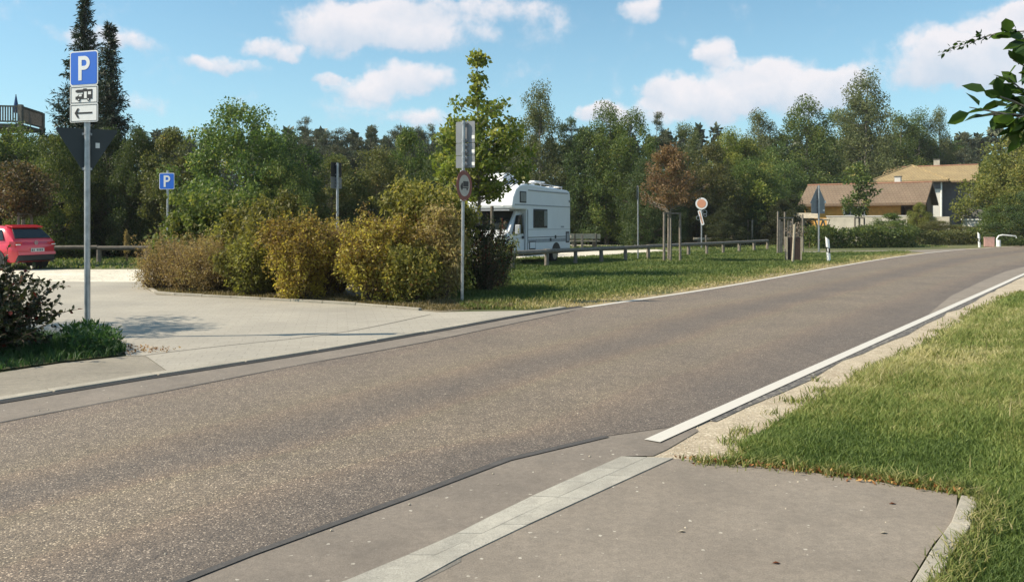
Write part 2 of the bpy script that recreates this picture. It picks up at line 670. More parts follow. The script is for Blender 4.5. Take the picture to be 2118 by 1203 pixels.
# block paving of the driveway
k = NT('block_paving')
pos = k.pos()
mp = k.n('ShaderNodeMapping')
mp.inputs['Rotation'].default_value = (0, 0, R(-12))
k.l(pos, mp.inputs[0])
br = k.n('ShaderNodeTexBrick')
br.inputs['Scale'].default_value = 1
br.inputs['Brick Width'].default_value = .30
br.inputs['Row Height'].default_value = .16
br.inputs['Mortar Size'].default_value = .006
br.inputs['Color1'].default_value = (.325, .300, .252, 1)
br.inputs['Color2'].default_value = (.350, .324, .274, 1)
br.inputs['Mortar'].default_value = (.275, .255, .215, 1)
k.l(mp.outputs[0], br.inputs[0])
c = k.mix(1, br.outputs[0], k.ramp(k.noise(.5, 7, .6, pos), [(.3, (.86, .86, .86)), (.7, (1.12, 1.11, 1.08))]), 'MULTIPLY')
c = k.mix(1, c, k.ramp(k.noise(40, 4, .7, pos), [(.3, (.85, .85, .85)), (.7, (1.12, 1.12, 1.12))]), 'MULTIPLY')
c = k.mix(k.ramp(k.noise(1.6, 8, .7, pos), [(.6, (0, 0, 0)), (.8, (.5, .5, .5))]), c, (.22, .20, .17))
k.l(c, k.p.inputs['Base Color'])
k.p.inputs['Roughness'].default_value = .85
k.bump(br.outputs['Fac'], -.4, .004)
M_BLOCK = k.m
# turf under the blades
k = NT('turf')
pos = k.pos()
c = k.ramp(k.noise(.22, 6, .6, pos), [(.3, (.080, .10, .030)), (.5, (.12, .132, .045)), (.7, (.18, .165, .07))])
c = k.mix(k.ramp(k.noise(5, 8, .75, pos), [(.4, (0, 0, 0)), (.75, (.8, .8, .8))]), c, (.045, .06, .02))
c = k.mix(k.ramp(k.noise(1.3, 8, .7, pos), [(.56, (0, 0, 0)), (.74, (.75, .75, .75))]), c, (.20, .165, .085))
k.l(c, k.p.inputs['Base Color'])
k.p.inputs['Roughness'].default_value = .95
k.bump(k.noise(22, 5, .8, pos), 1, .06)
M_TURF = k.m

# ---- ground
base = []
for i in range(64):
    a = 2 * PI * i / 64
    base.append((1200 * math.cos(a), 1200 * math.sin(a)))
sheet('ground', base, 0, M_TURF)

Lpx = [(0, 877), (310, 818), (620, 757), (900, 705), (1190, 643), (1290, 626), (1500, 594), (1730, 553), (1870, 530), (1990, 517)]
L = [g(*p) for p in Lpx]
L = [(-14.5, -10), (-8.6, -1.5)] + L + [g(2118, 509), (47, 66), (70, 76), (110, 86)]
SL = lambda Y, d=0.: (.757 * Y - 3.32 + d, Y - d * .6)
FARR = [(19.9, 30.4), (25.3, 36.8), (33, 44.6), (44, 52.5), (62, 60.5), (112, 71)]
Rpx = [(385, 1203), (660, 1094), (850, 1028), (1040, 955), (1190, 908), (1330, 905), (1420, 889)]
Rr = [g(*p) for p in Rpx]
Rr = [(-8.0, -6.5), (-4.35, -.8)] + Rr + [SL(y_, .05) for y_ in (7.2, 9, 12, 16, 20, 25)] + FARR
# one carpet of rougher chippings asphalt
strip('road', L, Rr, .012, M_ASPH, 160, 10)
Rres = resample(Rr, 160)
kend = int(np.argmin(np.hypot(Rres[:, 0] - g(1430, 886)[0], Rres[:, 1] - g(1430, 886)[1]))) + 1
seamL = resample(L[1:7], 60)


def offset(pts, d):
    p = np.array(pts)
    t = np.gradient(p, axis=0)
    t /= np.linalg.norm(t, axis=1, keepdims=True)
    return np.stack([p[:, 0] + t[:, 1] * d, p[:, 1] - t[:, 0] * d], 1)


strip('road_seam', offset(seamL, -.014), offset(seamL, .014), .016, M_TAR, 60, 1)
Dpx = [(0, 836), (380, 774), (640, 733), (900, 688), (1100, 651), (1205, 635)]
D = [(-9.6, -1.0)] + [g(*p) for p in Dpx]
M_MARG = ground_mat('margin_asphalt', (0.255, 0.226, 0.187), (0.329, 0.294, 0.245), 1.0, 110, stain=(0.193, 0.171, 0.142))
strip('road_margin', D, [L[1]] + [g(*p) for p in [(0, 877), (310, 818), (620, 757), (900, 705), (1190, 643), (1215, 638)]], .008, M_PATCH, 60, 2)
Da = resample(D, 60)
strip('drain_channel', offset(Da, -.10), offset(Da, .022), .013, M_SLOT, 60, 1)
# kerbstones behind the drain: single stones
kerb = offset(Da, -.10)
seg = resample([tuple(p) for p in kerb], 400)
s = np.concatenate([[0], np.cumsum(np.linalg.norm(np.diff(seg, axis=0), axis=1))])
first = None
NK = int(s[-1] / 1.0)
kerb_root = None
for i in range(NK):
    s0, s1 = i * 1.0, i * 1.0 + .985
    p0 = (np.interp(s0, s, seg[:, 0]), np.interp(s0, s, seg[:, 1]))
    p1 = (np.interp(s1, s, seg[:, 0]), np.interp(s1, s, seg[:, 1]))
    a = math.atan2(p1[1] - p0[1], p1[0] - p0[0])
    if first is None:
        kerb_root = bpy.data.objects.new('kerb', None)
        C.objects.link(kerb_root)
        kerb_root['kind'] = 'structure'
        first = MB().box((.4925, .07, 0), (.985, .14, .12)).build('kerbstone', M_CONC, kerb_root, bevel=.008)
        o = first
    else:
        o = first.copy()
        C.objects.link(o)
        o.parent = kerb_root
    o.location = (p0[0], p0[1], -.035 + random.uniform(-.003, .003))
    o.rotation_euler = (0, 0, a)
# pavement left of the drive and the drive itself
D3 = offset(Da, -.235)
D3l = [tuple(p) for p in D3]
split = min(range(len(D3l)), key=lambda i: abs(D3l[i][0] - g(355, 770)[0]))
sheet('pavement', D3l[:split + 1] + [g(300, 737), g(262, 738), g(130, 752), g(0, 772), (-8.2, 6), (-14, -1)], .010, M_WALK2)
drv = [p for p in D3l[split:] if p[1] < g(1165, 640)[1] - .15] + [g(1120, 643), g(905, 647), g(740, 633), g(500, 619), g(325, 611), g(292, 592), g(300, 584)]
drv += [g(60, 583), (-20, 21.0), (-40, 18), (-40, 8), (-12, 9.5), (-8, 10.2), g(60, 700), g(200, 706), g(250, 716), g(262, 738), g(300, 737)]
sheet('driveway', drv, .014, M_BLOCK)
jo = [g(300, 737), g(430, 721), g(635, 699), g(760, 680), g(890, 652)]
jr = resample(jo, 40)
strip('paving_joint', offset(jr, -.007), offset(jr, .010), .018, M_TAR, 40, 1)
# edging stones of the shrub bed
ed = lin([g(292, 588), g(322, 609), g(500, 618), g(740, 632), g(905, 646)], 300)
s = np.concatenate([[0], np.cumsum(np.linalg.norm(np.diff(ed, axis=0), axis=1))])
er = bpy.data.objects.new('bed_edging', None)
C.objects.link(er)
er['kind'] = 'structure'
first = None
for i in range(int(s[-1] / .8)):
    p0 = (np.interp(i * .8, s, ed[:, 0]), np.interp(i * .8, s, ed[:, 1]))
    p1 = (np.interp(i * .8 + .79, s, ed[:, 0]), np.interp(i * .8 + .79, s, ed[:, 1]))
    if first is None:
        first = MB().box((.395, .04, 0), (.79, .08, .1)).build('edging_stone', M_CONC, er, bevel=.006)
        o = first
    else:
        o = first.copy(); C.objects.link(o); o.parent = er
    o.location = (p0[0], p0[1], .0 + random.uniform(-.006, .006))
    o.rotation_euler = (0, 0, math.atan2(p1[1] - p0[1], p1[0] - p0[0]))
# gravel lot
lot = [(-45, 21.2), (-21, 21.3), g(60, 583), g(300, 584), (-8.6, 21.2), (-5.5, 24.5), (-3.4, 30), (.8, 37.2), (4.4, 39.0), (9.0, 46.0), (8.8, 50), (3.5, 46), (-1, 42), (-5, 36), (-9, 29.5), (-12, 27.7), (-21, 27.4), (-45, 27)]
sheet('gravel_lot', lot, .006, M_GRAVEL)
sheet('gravel_track', [(-1, 57.5), (14, 60), (26, 63), (26, 67), (12, 64.5), (-2, 61.5)], .005, M_GRAVEL)
sheet('side_path', [g(1650, 522.5), g(1880, 519.5), g(1925, 524), g(1990, 517.5), g(2000, 514), g(1880, 517.6), g(1650, 520.3)], .007, M_WALK)
bed = [g(292, 591), g(325, 610), g(500, 618), g(740, 632), g(905, 646), g(960, 642), g(1000, 637), g(1050, 610), (-.2, 19), (-1, 22.3), (-4.5, 22.8), (-8.6, 21), g(300, 586)]
sheet('shrub_bed_soil', bed, .005, M_SOIL)

# white edge lines
lw = resample([g(1205, 637), g(1260, 628.8), g(1290, 624.6), g(1500, 592.6), g(1730, 552), g(1870, 529.4), g(1990, 516.6), g(2118, 508.7), (47, 66.2), (70, 76.2)], 120)
strip('far_edge_line', offset(lw, -.02), offset(lw, .11), .016, M_LINE, 120, 1)
rw = resample([SL(y_) for y_ in (5.66, 7, 9, 12, 16, 20, 25)] + [(x - .06, y) for x, y in FARR[:5]], 140)
strip('near_edge_line', offset(rw, -.06), offset(rw, .06), .0165, M_LINE, 140, 1)
M_DRYG = ground_mat('dry_verge_soil', (.20, .155, .085), (.34, .27, .155), 2.2, 40, stain=(.10, .105, .04), bump=.02)
line_v = offset(lw, -.02)
v_n = len(lw)
ov_ = np.array([offset(lw, -(.55 + .25 * math.sin(i * .9) + .12 * math.sin(i * 2.3)))[i] for i in range(v_n)])
Vv = [(x, y, .003) for x, y in line_v] + [(x, y, .003) for x, y in ov_]
o = MB().add(Vv, [(i, i + 1, v_n + i + 1, v_n + i) for i in range(v_n - 1)]).build('verge_soil', M_DRYG)
if o.data.polygons[0].normal.z < 0: o.data.flip_normals()
o['kind'] = 'structure'
# repaired strip and tar seam below the curve
pr = Rres[:kend] if True else None
pb = [(-7.3, -6.5), (-3.95, -.6)] + [g(722, 1203), g(920, 1120), g(1090, 1035), g(1285, 948), g(1350, 945), g(1395, 922), g(1445, 893)]
pbr = resample(pb, 80)
pra = resample([tuple(p) for p in offset(pr, -.25)], 80)
def line_strip(name, a, b, z, m, kind='structure'):
    n = len(a)
    o = MB().add([(x, y, z) for x, y in a] + [(x, y, z) for x, y in b], [(i, i + 1, n + i + 1, n + i) for i in range(n - 1)]).build(name, m)
    if o.data.polygons[0].normal.z < 0: o.data.flip_normals()
    o['kind'] = kind
    return o
line_strip('patched_asphalt', pra, pbr, .009, M_PATCH)
wv_ = np.array([.034 + .008 * math.sin(i * .9) + .006 * math.sin(i * 2.7) for i in range(len(pr))])[:, None]
pc = offset(pr, 1.0) - pr
kj = int(np.argmin(np.hypot(pr[:, 0] - g(1352, 902)[0], pr[:, 1] - g(1352, 902)[1]))) + 1
line_strip('tar_joint', (pr - pc * .018)[:kj], (pr + pc * wv_)[:kj], .0145, M_TAR)
# crumbling margin outside the line, grit shoulder
rw2 = resample([SL(y_, .09) for y_ in (6.3, 7, 9, 12, 16, 20, 25)] + [(x + .06, y - .03) for x, y in FARR[:5]], 120)
jit = offset(rw2, .0)
jn = offset(rw2, .10)
for i in range(len(jn)):
    jn[i] = rw2[i] + (jn[i] - rw2[i]) * random.uniform(-.2, 1.1) * min(1, 7 / rw2[i][1] + .25)
Vv = [(x, y, .011) for x, y in offset(rw2, -.12)] + [(x, y, .009) for x, y in jn]
nq = len(rw2)
o = MB().add(Vv, [(i, i + 1, nq + i + 1, nq + i) for i in range(nq - 1)]).build('road_edge', M_CRUMB)
if o.data.polygons[0].normal.z < 0: o.data.flip_normals()
o['kind'] = 'structure'
sh_in = [g(1335, 947), g(1400, 905)] + [SL(y_, -.06) for y_ in (7.2, 9, 12, 16, 20, 25)] + [(x, y) for x, y in FARR[:5]]
sh_out = [g(1600, 985), g(1620, 935), g(1700, 860), g(1800, 810), g(1930, 748), g(2065, 662), g(2165, 596)] + [(x + .8, y - .6) for x, y in FARR[:5]]
strip('road_shoulder', sh_in, sh_out, .004, M_SHOULD, 60, 3)

up_ = lin([SL(13.7, -.08), SL(17, -.36), SL(22, -.5), SL(26, -.55), (22.2, 34)], 30)
dn_ = lin([SL(13.6), SL(17), SL(22), SL(26), (22.9, 34)], 30)
line_strip('road_patch', up_, dn_, .0145, M_WALK)
# near pavement
walk = [g(1393, 951), g(1590, 968), g(1790, 995), g(1980, 1026), g(1976, 1078), g(1930, 1128), g(1885, 1203), g(1760, 1400), (.75, .8), (-.2, -2), (-4.6, -2), (-2.16, 1.25), g(880, 1203), g(960, 1150), g(1130, 1072)]
sheet('footpath', walk, .010, M_WALK)
# two rows of concrete gutter stones
ga = resample([(-2.49, 1.3), g(722, 1203), g(920, 1120), g(1090, 1035), g(1285, 948)], 200)
gb = resample([(-2.14, 1.25), g(880, 1203), g(960, 1152), g(1130, 1072), g(1393, 951)], 200)
gut = bpy.data.objects.new('gutter', None)
C.objects.link(gut)
gut['kind'] = 'structure'
s = np.concatenate([[0], np.cumsum(np.linalg.norm(np.diff((ga + gb) / 2, axis=0), axis=1))])


def rail(P, sv): return np.array([np.interp(sv, s, P[:, 0]), np.interp(sv, s, P[:, 1])])


M_GS = [ground_mat('gutter_stone%s' % n_, tuple(c * v_ for c in (0.299, 0.285, 0.244)), tuple(c * v_ for c in (0.391, 0.372, 0.317)), 3, 120, stain=(0.216, 0.200, 0.170)) for n_, v_ in (('', 1.0), ('_pale', 1.1), ('_dull', .9))]
for row in (0, 1):
    sv = random.uniform(0, .2)
    while sv < s[-1] - .05:
        Ln = .33 if row == 0 else .5
        e = min(sv + Ln - .003, s[-1])
        q = []
        for (ss, tt) in ((sv, row * .5 + .004), (e, row * .5 + .004), (e, row * .5 + .496), (sv, row * .5 + .496)):
            p = rail(ga, ss) * (1 - tt) + rail(gb, ss) * tt
            q.append(p)
        z = .0155 + random.uniform(-.001, .001)
        b = MB().add([(p[0], p[1], z) for p in q] + [(p[0], p[1], -.06) for p in q], [(3, 2, 1, 0), (0, 1, 5, 4), (1, 2, 6, 5), (2, 3, 7, 6), (3, 0, 4, 7)])
        o = b.build('gutter_stone', random.choice(M_GS), gut)
        if o.data.polygons[0].normal.z < 0: o.data.flip_normals()
        sv += Ln
strip('gutter_bedding', ga, gb, .0115, M_BEDD, 60, 1)
# edging stones at the right end of the footpath
eg = lin([g(1987, 1032), g(1982, 1068), g(1936, 1128), g(1890, 1203), g(1790, 1370)], 100)
s2_ = np.concatenate([[0], np.cumsum(np.linalg.norm(np.diff(eg, axis=0), axis=1))])
er2 = bpy.data.objects.new('footpath_edging', None)
C.objects.link(er2)
er2['kind'] = 'structure'
sv = 0
while sv < s2_[-1] - .1:
    e = min(sv + .5, s2_[-1])
    p0 = (np.interp(sv, s2_, eg[:, 0]), np.interp(sv, s2_, eg[:, 1]))
    p1 = (np.interp(e - .008, s2_, eg[:, 0]), np.interp(e - .008, s2_, eg[:, 1]))
    ln = math.dist(p0, p1)
    o = MB().box((ln / 2, .045, 0), (ln, .085, .12)).build('edging_stone', M_CONC, er2, bevel=.006)
    o.location = (p0[0], p0[1], -.034 + random.uniform(-.003, .003))
    o.rotation_euler = (0, 0, math.atan2(p1[1] - p0[1], p1[0] - p0[0]))
    sv += .5

# ---- grass
def grassmat(name, stops): return leafmat(name, stops, .3, .6, 1.3)


M_GR = grassmat('lush_grass', [(0, (.075, .115, .028)), (.35, (.15, .20, .048)), (.62, (.24, .26, .08)), (.84, (.36, .33, .14)), (1, (.50, .44, .25))])
M_GRI = grassmat('dark_green_weeds', [(0, (.03, .065, .02)), (.5, (.06, .115, .035)), (1, (.14, .17, .06))])  # darker green blades and leaves of the island
M_GRF = grassmat('verge_grass', [(0, (.06, .095, .024)), (.4, (.12, .155, .04)), (.65, (.19, .20, .065)), (.85, (.29, .25, .11)), (1, (.38, .31, .17))])
M_DRY = grassmat('dry_grass', [(0, (.09, .085, .03)), (.4, (.17, .145, .06)), (.75, (.27, .22, .11)), (1, (.36, .30, .18))])

near = [g(1425, 957), g(1600, 965), g(1800, 989), g(2000, 1018), g(2036, 1030), g(2048, 1080), g(2005, 1130), g(1960, 1203), g(1850, 1400), (2.2, .6), (6, .6), (30, 12), (60, 50), (45, 51.5), (33.6, 43.9), (25.9, 36.3), (20.6, 30), g(2150, 592), g(2052, 641), g(1978, 686), g(1912, 729), g(1845, 760), g(1772, 795), g(1708, 828), g(1625, 868), g(1560, 910), g(1528, 930), g(1550, 953), g(1460, 960)]


def near_d(x, y):
    d = np.hypot(x, y)
    vis = (x / np.maximum(y, .1) < .75).astype(float)
    dd = np.clip((3.2 / np.maximum(d, 3.2)) ** 1.55, 0, 1) * np.where(vis > 0, 1, .05) * np.clip((y - .8) * 2, 0, 1)
    return dd * np.clip(.75 + .45 * wav(x * 1.6, y * 1.6), .15, 1)


def dry_field(x, y, s=.35):
    return np.clip(.5 + .5 * wav(x * s, y * s), 0, 1)


XY = sample_poly(near, 310000, near_d)
dist = np.hypot(XY[:, 0], XY[:, 1])
hh = (.034 + .03 * np.clip(wav(XY[:, 0] * 1.7, XY[:, 1] * 1.7) + .6, 0, 1.4)) * np.clip(.55 + (dist - 3) * .13, .55, 1.9)
x_, y_ = XY[:, 0], XY[:, 1]
dryz = .20 * np.exp(-((x_ - 4.2) ** 2 + (y_ - 7.2) ** 2) / 2.2) + .12 * np.exp(-((x_ - 6.5) ** 2 + (y_ - 12) ** 2) / 5) - .24 * np.exp(-((x_ - 2.1) ** 2 + (y_ - 5.3) ** 2) / .7) - .22 * np.exp(-((x_ - 2.4) ** 2 + (y_ - 3.6) ** 2) / .5)
hh = hh * (1 + .9 * np.exp(-((x_ - 3.2) ** 2 + (y_ - 8.2) ** 2) / 1.6) + .5 * np.exp(-((x_ - 7) ** 2 + (y_ - 14.5) ** 2) / 6))
vv = np.clip(rng.beta(1.8, 2.4, len(XY)) * .7 + .62 * dry_field(XY[:, 0] + .6 * np.sin(XY[:, 1] * 1.3), XY[:, 1], .55) ** 1.5 + .35 * dry_field(XY[:, 0] * 2.7, XY[:, 1] * 2.7, 1.0) * (1 + .5 * wav(x_ * 5, y_ * 5)) - .32 + dryz + .05 * np.clip(dist - 5, 0, 4), 0, 1)
o = blades('grass', XY, hh, .003 + .00068 * dist, M_GR, z=0, v=vv, lean=.9)
tag(o, 'long green grass growing on the bank right of the footpath', 'grass', kind='stuff')
# tufts creeping over the edges
eb = lin([g(1440, 958), g(1600, 966), g(1800, 990), g(1990, 1018), g(2045, 1040), g(2050, 1080), g(2008, 1130), g(1965, 1203), g(1870, 1350)], 600)
ec = lin([g(2118, 606), g(2050, 640), g(1977, 685), g(1911, 727), g(1844, 757), g(1769, 791), g(1706, 824), g(1620, 863), g(1550, 908), g(1516, 928), g(1545, 953)], 500)
cl = []
for E_, m_, sp_ in ((eb, 230, .022), (ec, 330, .10)):
    for i in rng.integers(0, len(E_), m_):
        c0 = E_[i] + rng.normal(0, sp_, 2)
        cl.append(c0 + rng.normal(0, .018 + .004 * E_[i][1], (26, 2)))
XY = np.concatenate(cl)
o = blades('edge_tufts', XY, .03 + .045 * rng.uniform(0, 1, len(XY)), .004 + .0006 * np.hypot(XY[:, 0], XY[:, 1]), M_GR, z=.004, v=rng.beta(2, 2, len(XY)), lean=1.3)
tag(o, 'ragged grass tufts creeping over the footpath and shoulder edges', 'grass', kind='stuff')
# tall seed stalks
XY = sample_poly(near, 3500, lambda x, y: near_d(x, y) * (wav(x * .9 + 3, y * .9) > .0) * (np.hypot(x, y) > 5.5))
o = blades('seed_stalks', XY, np.full(len(XY), .17), .002 + .0008 * np.hypot(XY[:, 0], XY[:, 1]), M_DRY, z=0, lean=1.0)
tag(o, 'straw coloured stalks standing out of the right bank grass', 'grass', kind='stuff')
# clover heads
XY = sample_poly(near, 260, lambda x, y: near_d(x, y) * (wav(x * 1.1 + 5, y * 1.2) > .2))
P = np.repeat(XY, 4, 0) + rng.normal(0, .004, (len(XY) * 4, 2))
P = np.concatenate([P, rng.uniform(.05, .07, (len(P), 1))], 1)
o = leaves_obj('clover_flowers', P, .013, .9, leafmat('clover_petal', [(0, (.45, .40, .38)), (1, (.70, .66, .60))], .3))
tag(o, 'tiny pale clover heads dotted through the right bank grass', 'flowers', kind='stuff')
# broad-leaved weeds in the bank
XY = sample_poly(near, 1300, lambda x, y: near_d(x, y) * (wav(x * 1.4, y * 1.4 + 2) > .05))
P = np.repeat(XY, 5, 0)
P = np.concatenate([P + rng.normal(0, .02, P.shape), rng.uniform(.02, .09, (len(P), 1))], 1)
o = leaves_obj('weeds', P, .045, .35, M_GR, v=rng.uniform(0, .5, len(P)), jit=.9, out=np.array([0, 0, .35]))
tag(o, 'broad leaved weeds scattered among the right bank grass', 'weeds', kind='stuff')

# verge between road and rail fence
verge = [g(1205, 634), g(1290, 621), g(1500, 590), g(1730, 550), g(1870, 528), g(1885, 521), g(1660, 523.5), (16, 47.5), (15.4, 51.5), (8.8, 45.8), (4.2, 38.8), (.9, 36.8), (-3.2, 30.2), (-3, 24), (-1.5, 17.5), g(960, 640), g(1080, 640)]


def far_d(x, y):
    return np.clip((14 / np.maximum(y, 14)) ** 1.3, 0, 1) * np.clip(.7 + .5 * wav(x * .8, y * .8), .1, 1)


XY = sample_poly(verge, 130000, far_d)
# dry towards the road edge
lwp = lw[:80]
dl = np.full(len(XY), 9.)
for p in lwp[::1]:
    dl = np.minimum(dl, np.hypot(XY[:, 0] - p[0], XY[:, 1] - p[1]))
vv = np.clip(rng.beta(1.6, 3, len(XY)) * .7 + .55 * dry_field(XY[:, 0], XY[:, 1] * 1.6, .45) - .22 + .75 * np.clip(1.15 - dl / 1.6, 0, 1), 0, 1)
hh = .05 + .05 * np.clip(wav(XY[:, 0] * .9, XY[:, 1] * .9) + .4, 0, 1.2) + .02
hh *= np.clip(.30 + dl * .4, .25, 1)
kp = (dl > .75) | (rng.uniform(0, 1, len(XY)) < .35)
XY, hh, vv = XY[kp], hh[kp], vv[kp]
o = blades('verge_grass', XY, hh, .008 + .0009 * XY[:, 1], M_GRF, v=vv, lean=.8)
tag(o, 'sunlit mown grass between the far edge line and the rail fence', 'grass', kind='stuff')
# fields beyond and beside the lot
fl = [(-34, 27.8), (-12, 28.2), (-9, 30), (-5, 37), (-1, 43), (8, 51), (16, 50), (18, 52), (30, 56), (30, 62), (12, 59.5), (-1, 56.5), (-12, 50), (-34, 36)]
XY = sample_poly(fl, 30000)
o = blades('field_grass', XY, np.full(len(XY), .10), np.full(len(XY), .06), M_GRF, v=rng.beta(2, 2.6, len(XY)))
tag(o, 'low grass strip along the far side of the gravel lot', 'grass', kind='stuff')
# bed fringe: dry tufts
fr = [g(296, 592), g(327, 607), g(500, 616), g(740, 629), g(905, 643), g(1060, 638), g(1060, 625), g(905, 625), g(740, 615), g(500, 605), g(400, 598), g(310, 582)]
XY = sample_poly(fr, 16000)
o = blades('dry_tufts', XY, .06 + .08 * np.clip(wav(XY[:, 0] * 2, XY[:, 1] * 2), 0, 1), np.full(len(XY), .014), M_DRY, v=rng.uniform(0, 1, len(XY)))
tag(o, 'dry straw tufts along the front edge of the shrub bed', 'grass', kind='stuff')
# little island left in front
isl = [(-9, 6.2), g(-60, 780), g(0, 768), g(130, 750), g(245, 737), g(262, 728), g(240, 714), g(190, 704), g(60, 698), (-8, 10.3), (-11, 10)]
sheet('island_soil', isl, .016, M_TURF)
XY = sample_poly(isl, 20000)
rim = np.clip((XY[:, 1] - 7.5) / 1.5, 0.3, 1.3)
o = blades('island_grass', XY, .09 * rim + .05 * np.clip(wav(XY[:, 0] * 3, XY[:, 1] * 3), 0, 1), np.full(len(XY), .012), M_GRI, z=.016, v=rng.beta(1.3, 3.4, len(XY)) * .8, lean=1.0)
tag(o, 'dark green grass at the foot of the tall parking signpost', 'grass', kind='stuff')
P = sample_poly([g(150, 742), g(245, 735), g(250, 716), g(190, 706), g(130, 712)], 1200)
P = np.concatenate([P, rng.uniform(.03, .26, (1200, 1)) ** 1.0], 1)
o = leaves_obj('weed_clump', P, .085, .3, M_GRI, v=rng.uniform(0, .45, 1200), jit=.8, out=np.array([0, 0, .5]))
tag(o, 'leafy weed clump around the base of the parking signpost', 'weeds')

# ---- grit, leaf litter
def pebbles(name, XY, size, m, z, label, cat):
    V, Fc = [], []
    b = MB()
    for (x, y) in XY:
        r = size * random.uniform(.5, 1.5)
        a = random.uniform(0, 6.28)
        n = 5
        lo = [(x + r * math.cos(a + 2 * PI * i / n) * random.uniform(.7, 1.2), y + r * math.sin(a + 2 * PI * i / n), z) for i in range(n)]
        hi = [(x + (q[0] - x) * .6, y + (q[1] - y) * .6, z + r * .6) for q in lo]
        b.add(lo + hi, [(5, 6, 7, 8, 9)] + [(i, (i + 1) % 5, 5 + (i + 1) % 5, 5 + i) for i in range(5)])
    o = b.build(name, m)
    return tag(o, label, cat, kind='stuff')


M_PEB = simple('pale_pebble', (.40, .35, .27), .9, scale=20)
shp = [tuple(p) for p in resample(sh_in, 40)] + [tuple(p) for p in resample(sh_out, 40)[::-1]]
XY = sample_poly(shp, 6000, lambda x, y: np.clip((5 / np.maximum(y, 5)) ** 1.4, 0, 1))
pebbles('gravel', XY, .0055, M_PEB, .004, 'pale grit scattered on the shoulder beside the near edge line', 'gravel')
XY = sample_poly(walk, 45)
pebbles('stone_chips', XY, .006, M_PEB, .010, 'tiny white stone chips lying on the near footpath', 'stones')
XY = sample_poly([g(380, 1190), g(1300, 930), g(1200, 650), g(0, 860), g(0, 1203)], 160)
pebbles('road_grit', XY, .006, M_PEB, .012, 'loose pale grit lying on the brown road surface', 'gravel')
M_LIT = leafmat('fallen_leaf', [(0, (.16, .06, .02)), (.5, (.32, .16, .05)), (1, (.48, .32, .12))], .1)
E = resample([g(1430, 955), g(1600, 969), g(1800, 995), g(1990, 1022)], 200)
P = E[rng.integers(0, 200, 420)] + rng.normal(0, .035, (420, 2))
P = np.concatenate([P, rng.uniform(.014, .03, (420, 1))], 1)
o = leaves_obj('leaf_litter', P, .028, .5, M_LIT, flat=0, jit=1, out=None)
tag(o, 'orange brown leaf scraps where the grass meets the footpath', 'leaf litter', kind='stuff')
P = sample_poly([g(262, 738), g(345, 730), g(380, 722), g(250, 716)], 160)
P = np.concatenate([P, rng.uniform(.018, .03, (160, 1))], 1)
o = leaves_obj('drive_litter', P, .035, .5, M_LIT)
tag(o, 'brown leaf scraps on the drive beside the grass island', 'leaf litter', kind='stuff')
# the small darker things lying on the footpath
for i, (px, py) in enumerate([(1846, 1046), (1828, 1107), (1410, 1104), (1605, 1170)]):
    P = np.array([[*g(px, py), .013]])
    o = MB().add([(P[0][0] - .02, P[0][1], .013), (P[0][0], P[0][1] - .008, .02), (P[0][0] + .022, P[0][1] + .004, .012), (P[0][0] + .002, P[0][1] + .012, .018)], [(0, 1, 2, 3)]).build('fallen_leaf', [M_LIT, M_PEB][i in (1, 2)])
    tag(o, ['dark fallen leaf on the footpath nearest its right corner', 'pale scrap on the footpath left of the edging stones', 'pale scrap on the middle of the near footpath', 'brown leaf on the footpath near the bottom edge'][i], 'leaf')
